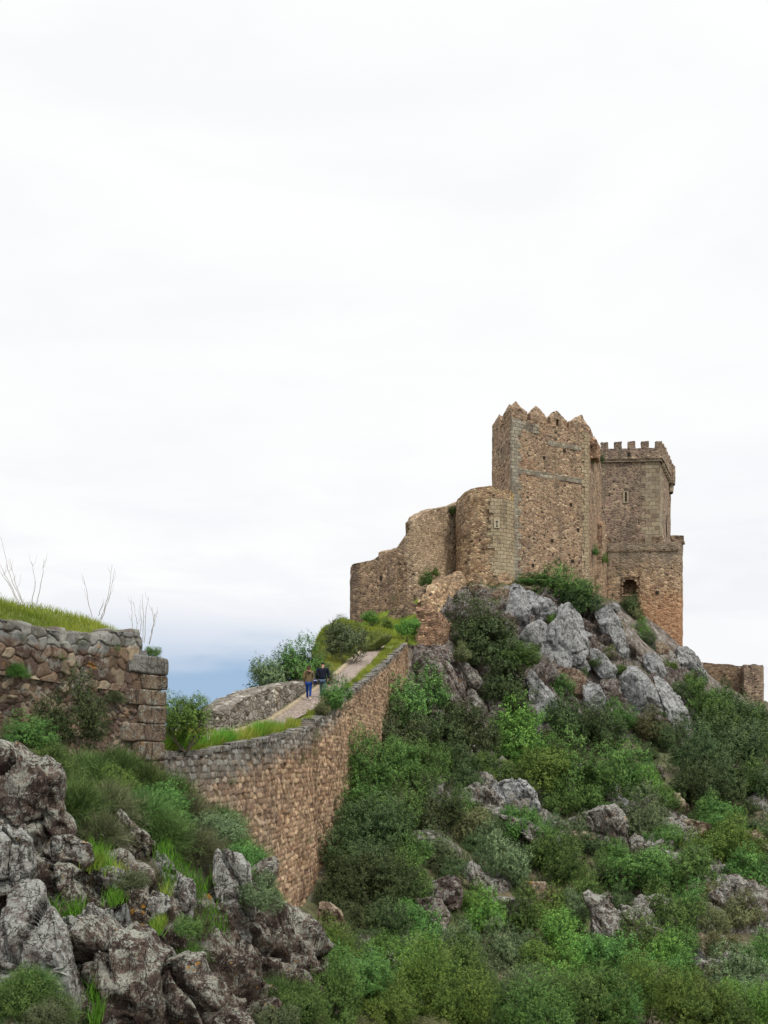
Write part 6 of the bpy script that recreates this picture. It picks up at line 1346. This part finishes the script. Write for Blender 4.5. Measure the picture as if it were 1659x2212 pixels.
stalks('faint bare twigs at the valley end of the rubble wall', 34.5, [[(120, 1020), (110, 850), (90, 745)], [(105, 1040), (100, 960), (95, 900)], [(60, 1050), (50, 1000), (35, 960)], [(215, 760), (222, 730), (228, 705)]], 0.012, tr=lambda x, y: (464.5 + x * .28, 1294 + y * .28))

# ------------------------------------------------------------------ people
def skin(name, verts, edges, parent, mat, sub=2, root=0):
    me = bpy.data.meshes.new(name); me.from_pydata([v[0] for v in verts], edges, []); o = bpy.data.objects.new(name, me); COL.objects.link(o)
    sk = o.modifiers.new('skin', 'SKIN'); sk.use_smooth_shade = True
    for i, v in enumerate(verts):
        r = v[1] if isinstance(v[1], tuple) else (v[1], v[1]); me.skin_vertices[0].data[i].radius = r; me.skin_vertices[0].data[i].use_root = (i == root)
    ss = o.modifiers.new('sub', 'SUBSURF'); ss.levels = ss.render_levels = sub
    dg = bpy.context.evaluated_depsgraph_get(); m2 = bpy.data.meshes.new_from_object(o.evaluated_get(dg)); bpy.data.objects.remove(o)
    m2.polygons.foreach_set('use_smooth', np.ones(len(m2.polygons), bool)); m2.materials.clear(); m2.materials.append(mat)
    o = bpy.data.objects.new(name, m2); COL.objects.link(o); o.parent = parent; m2.name = name; return o
def mat_flat(name, c, rough=0.8): return plain(name, c, rough, 0.2, 30, 0.3, 0.004)
M['skin'] = mat_flat('skin', (0.45, 0.27, 0.20), 0.5); M['parka'] = mat_flat('khaki parka cloth', (0.17, 0.125, 0.065)); M['fur'] = mat_flat('tan fur trim', (0.30, 0.17, 0.09)); M['blue_jeans'] = mat_flat('bright blue denim', (0.012, 0.055, 0.26))
M['navy'] = mat_flat('navy jacket cloth', (0.008, 0.010, 0.022)); M['pale_jeans'] = mat_flat('washed denim', (0.08, 0.12, 0.17)); M['white'] = mat_flat('white shoe', (0.75, 0.74, 0.72)); M['hair_br'] = mat_flat('brown hair', (0.07, 0.035, 0.02)); M['hair_bk'] = mat_flat('black hair', (0.012, 0.011, 0.012)); M['bag'] = mat_flat('navy bag cloth', (0.015, 0.02, 0.07)); M['pale_band'] = mat_flat('pale blue band', (0.35, 0.42, 0.62))
def person(loc, label, H, jacket, pants, shoes, hairm, hood, stoop=0.0, wide=1.0, coat_len=0.40, hair_long=True):
    t = thing('person', label, 'person', loc, 'people walking up the path'); s = H / 1.70; w = wide
    def v(x, y, z): return (x * s, y * s, z * s)
    sh = 0.185 * w; hy = 0.10 * stoop
    # body, walking away (towards +Y)
    B = [(v(0, 0, 0.93), (.135 * s * w, .10 * s)), (v(0, 0.01 + hy * .3, 1.12), (.12 * s * w, .085 * s)), (v(0, 0.02 + hy * .6, 1.32), (.145 * s * w, .095 * s)), (v(0, 0.02 + hy * .9, 1.43), (.07 * s, .06 * s)), (v(0, 0.03 + hy * 1.2, 1.50), .05 * s), (v(0, 0.05 + hy * 1.6, 1.56), (.068 * s, .08 * s)), (v(0, 0.05 + hy * 1.7, 1.64), (.074 * s, .09 * s)), (v(0, 0.05 + hy * 1.7, 1.69), .045 * s)]
    E = [(0, 1), (1, 2), (2, 3), (3, 4), (4, 5), (5, 6), (6, 7)]
    B.append((v(0, 0.14 + hy * 1.7, 1.60), .014 * s)); E.append((5, 8))                              # nose
    for sx in (-1, 1): B.append((v(0.083 * sx, 0.05 + hy * 1.7, 1.60), .014 * s)); E.append((5, len(B) - 1))   # ears
    for sx, sw in ((-1, 1), (1, -1)):
        i = len(B); B += [(v(sh * sx, 0.02 + hy * .7, 1.40), .058 * s), (v((sh + .05) * sx, 0.0 - 0.05 * sw, 1.13), .045 * s), (v((sh + .03) * sx, 0.06 * sw + .04, 0.90), .032 * s), (v((sh + .02) * sx, 0.07 * sw + .06, 0.84), (.036 * s, .018 * s))]
        E += [(2, i), (i, i + 1), (i + 1, i + 2), (i + 2, i + 3)]
        for q in range(4):                                                                             # four fingers
            j = len(B); yy_ = 0.07 * sw + .06 + (q - 1.5) * 0.020; ln = (.034, .042, .039, .030)[q]
            B += [(v((sh + .02) * sx, yy_, 0.80), .009 * s), (v((sh + .012) * sx, yy_ + .004, 0.80 - ln), .008 * s), (v((sh - .006) * sx, yy_ + .006, 0.80 - ln * 1.8), .006 * s)]; E += [(i + 3, j), (j, j + 1), (j + 1, j + 2)]
        j = len(B); B += [(v((sh + .00) * sx, 0.07 * sw + .10, 0.83), .010 * s), (v((sh - .01) * sx, 0.07 * sw + .115, 0.80), .008 * s)]; E += [(i + 3, j), (j, j + 1)]      # thumb
        i = len(B); fy = 0.16 * sw
        B += [(v(0.085 * sx, 0, 0.88), .085 * s), (v(0.085 * sx, fy * .55 + .03, 0.49), .056 * s), (v(0.08 * sx, fy, 0.10 + (0.05 if sw < 0 else 0)), .036 * s), (v(0.085 * sx, fy + .03, 0.04 + (0.03 if sw < 0 else 0)), .036 * s), (v(0.09 * sx, fy + .15, 0.03), (.038 * s, .022 * s))]
        E += [(0, i), (i, i + 1), (i + 1, i + 2), (i + 2, i + 3), (i + 3, i + 4)]
    skin('body', B, E, t, M['skin'])
    # jacket
    J = [(v(0, 0, 1.25 - coat_len), (.175 * s * w, .14 * s)), (v(0, 0, 1.02), (.165 * s * w, .13 * s)), (v(0, 0.01 + hy * .3, 1.16), (.155 * s * w, .12 * s)), (v(0, 0.02 + hy * .6, 1.33), (.175 * s * w, .13 * s)), (v(0, 0.02 + hy, 1.45), (.09 * s, .08 * s))]; E = [(0, 1), (1, 2), (2, 3), (3, 4)]
    for sx, sw in ((-1, 1), (1, -1)):
        i = len(J); J += [(v((sh + .01) * sx, 0.02 + hy * .7, 1.40), .082 * s), (v((sh + .055) * sx, 0.0 - 0.05 * sw, 1.13), .068 * s), (v((sh + .04) * sx, 0.06 * sw + .03, 0.92), .055 * s)]; E += [(3, i), (i, i + 1), (i + 1, i + 2)]
    skin('jacket', J, E, t, jacket)
    Tr = [(v(0, 0, 0.92), (.150 * s * w, .115 * s))]; E = []
    for sx, sw in ((-1, 1), (1, -1)):
        i = len(Tr); fy = 0.16 * sw; Tr += [(v(0.085 * sx, 0, 0.84), .096 * s), (v(0.085 * sx, fy * .55 + .03, 0.49), .070 * s), (v(0.08 * sx, fy, 0.12 + (0.05 if sw < 0 else 0)), .055 * s)]; E += [(0, i), (i, i + 1), (i + 1, i + 2)]
    skin('trousers', Tr, E, t, pants)
    for sx, sw in ((-1, 1), (1, -1)):
        fy = 0.16 * sw; z0 = 0.045 + (0.03 if sw < 0 else 0); skin('shoe', [(v(0.085 * sx, fy - .04, z0), (.045 * s, .040 * s)), (v(0.087 * sx, fy + .06, z0 - .005), (.048 * s, .036 * s)), (v(0.09 * sx, fy + .17, 0.035), (.042 * s, .026 * s))], [(0, 1), (1, 2)], t, shoes)
    hz = hy * 1.7
    Hh = [(v(0, 0.01 + hz, 1.60), (.095 * s, .085 * s)), (v(0, 0.035 + hz, 1.675), (.088 * s, .085 * s)), (v(0, 0.04 + hz, 1.715), .045 * s)]; E = [(0, 1), (1, 2)]
    if hair_long: Hh += [(v(0, -0.02 + hz, 1.52), (.085 * s, .055 * s)), (v(0, -0.05 + hz, 1.43), (.06 * s, .03 * s))]; E += [(0, 3), (3, 4)]
    skin('hair', Hh, E, t, hairm)
    if hood:
        skin('hood', [(v(-.10, -.04, 1.45), .05 * s), (v(-.07, -.11, 1.40), .06 * s), (v(0, -.14, 1.34), .075 * s), (v(.07, -.11, 1.40), .06 * s), (v(.10, -.04, 1.45), .05 * s)], [(0, 1), (1, 2), (2, 3), (3, 4)], t, jacket, root=2)
        skin('fur_trim', [(v(-.12, .0, 1.47), .035 * s), (v(-.09, -.08, 1.47), .04 * s), (v(0, -.12, 1.45), .042 * s), (v(.09, -.08, 1.47), .04 * s), (v(.12, .0, 1.47), .035 * s)], [(0, 1), (1, 2), (2, 3), (3, 4)], t, M['fur'], root=2)
    return t
zf = lambda y: float(zp(y)) + 0.075
person((X(667, 44.3), 44.3, zf(44.3)), 'person in khaki hooded parka and bright blue jeans walking up the path', 1.64, M['parka'], M['blue_jeans'], M['white'], M['hair_br'], True, coat_len=0.46)
person((X(697, 45.0), 45.0, zf(45.0)), 'person in bulky navy jacket and pale jeans walking behind the wall bush', 1.72, M['navy'], M['pale_jeans'], M['hair_bk'], M['hair_bk'], False, stoop=0.6, wide=1.22, coat_len=0.42, hair_long=False)
bgx = X(681, 44.25); bt = thing('shoulder_bag', 'navy shoulder bag with pale band at the hip of the person in the parka', 'bag', (bgx, 44.2, zf(44.3) + 0.86))
V, Fc = box_mesh((bgx, 44.22, zf(44.3) + 0.90), (0.17, 0.26, 0.20), 0.1, 0.01, 3, 4); part('bag_body', bt, V, Fc, M['bag'], smooth=True)
V, Fc = box_mesh((bgx, 44.22, zf(44.3) + 0.93), (0.178, 0.268, 0.045), 0.1, 0.0, 3, 4); part('band', bt, V, Fc, M['pale_band'], smooth=True)
V, Fc = tube([(bgx, 44.2, zf(44.3) + 1.0), (bgx - 0.1, 44.08, zf(44.3) + 1.25), (X(667, 44.3) - 0.12, 44.15, zf(44.3) + 1.42)], 0.012, 0.012); part('strap', bt, V, Fc, M['bag'])
for o in list(scene.objects):
    for k in ('_loc', '_pix'):
        if k in o: del o[k]
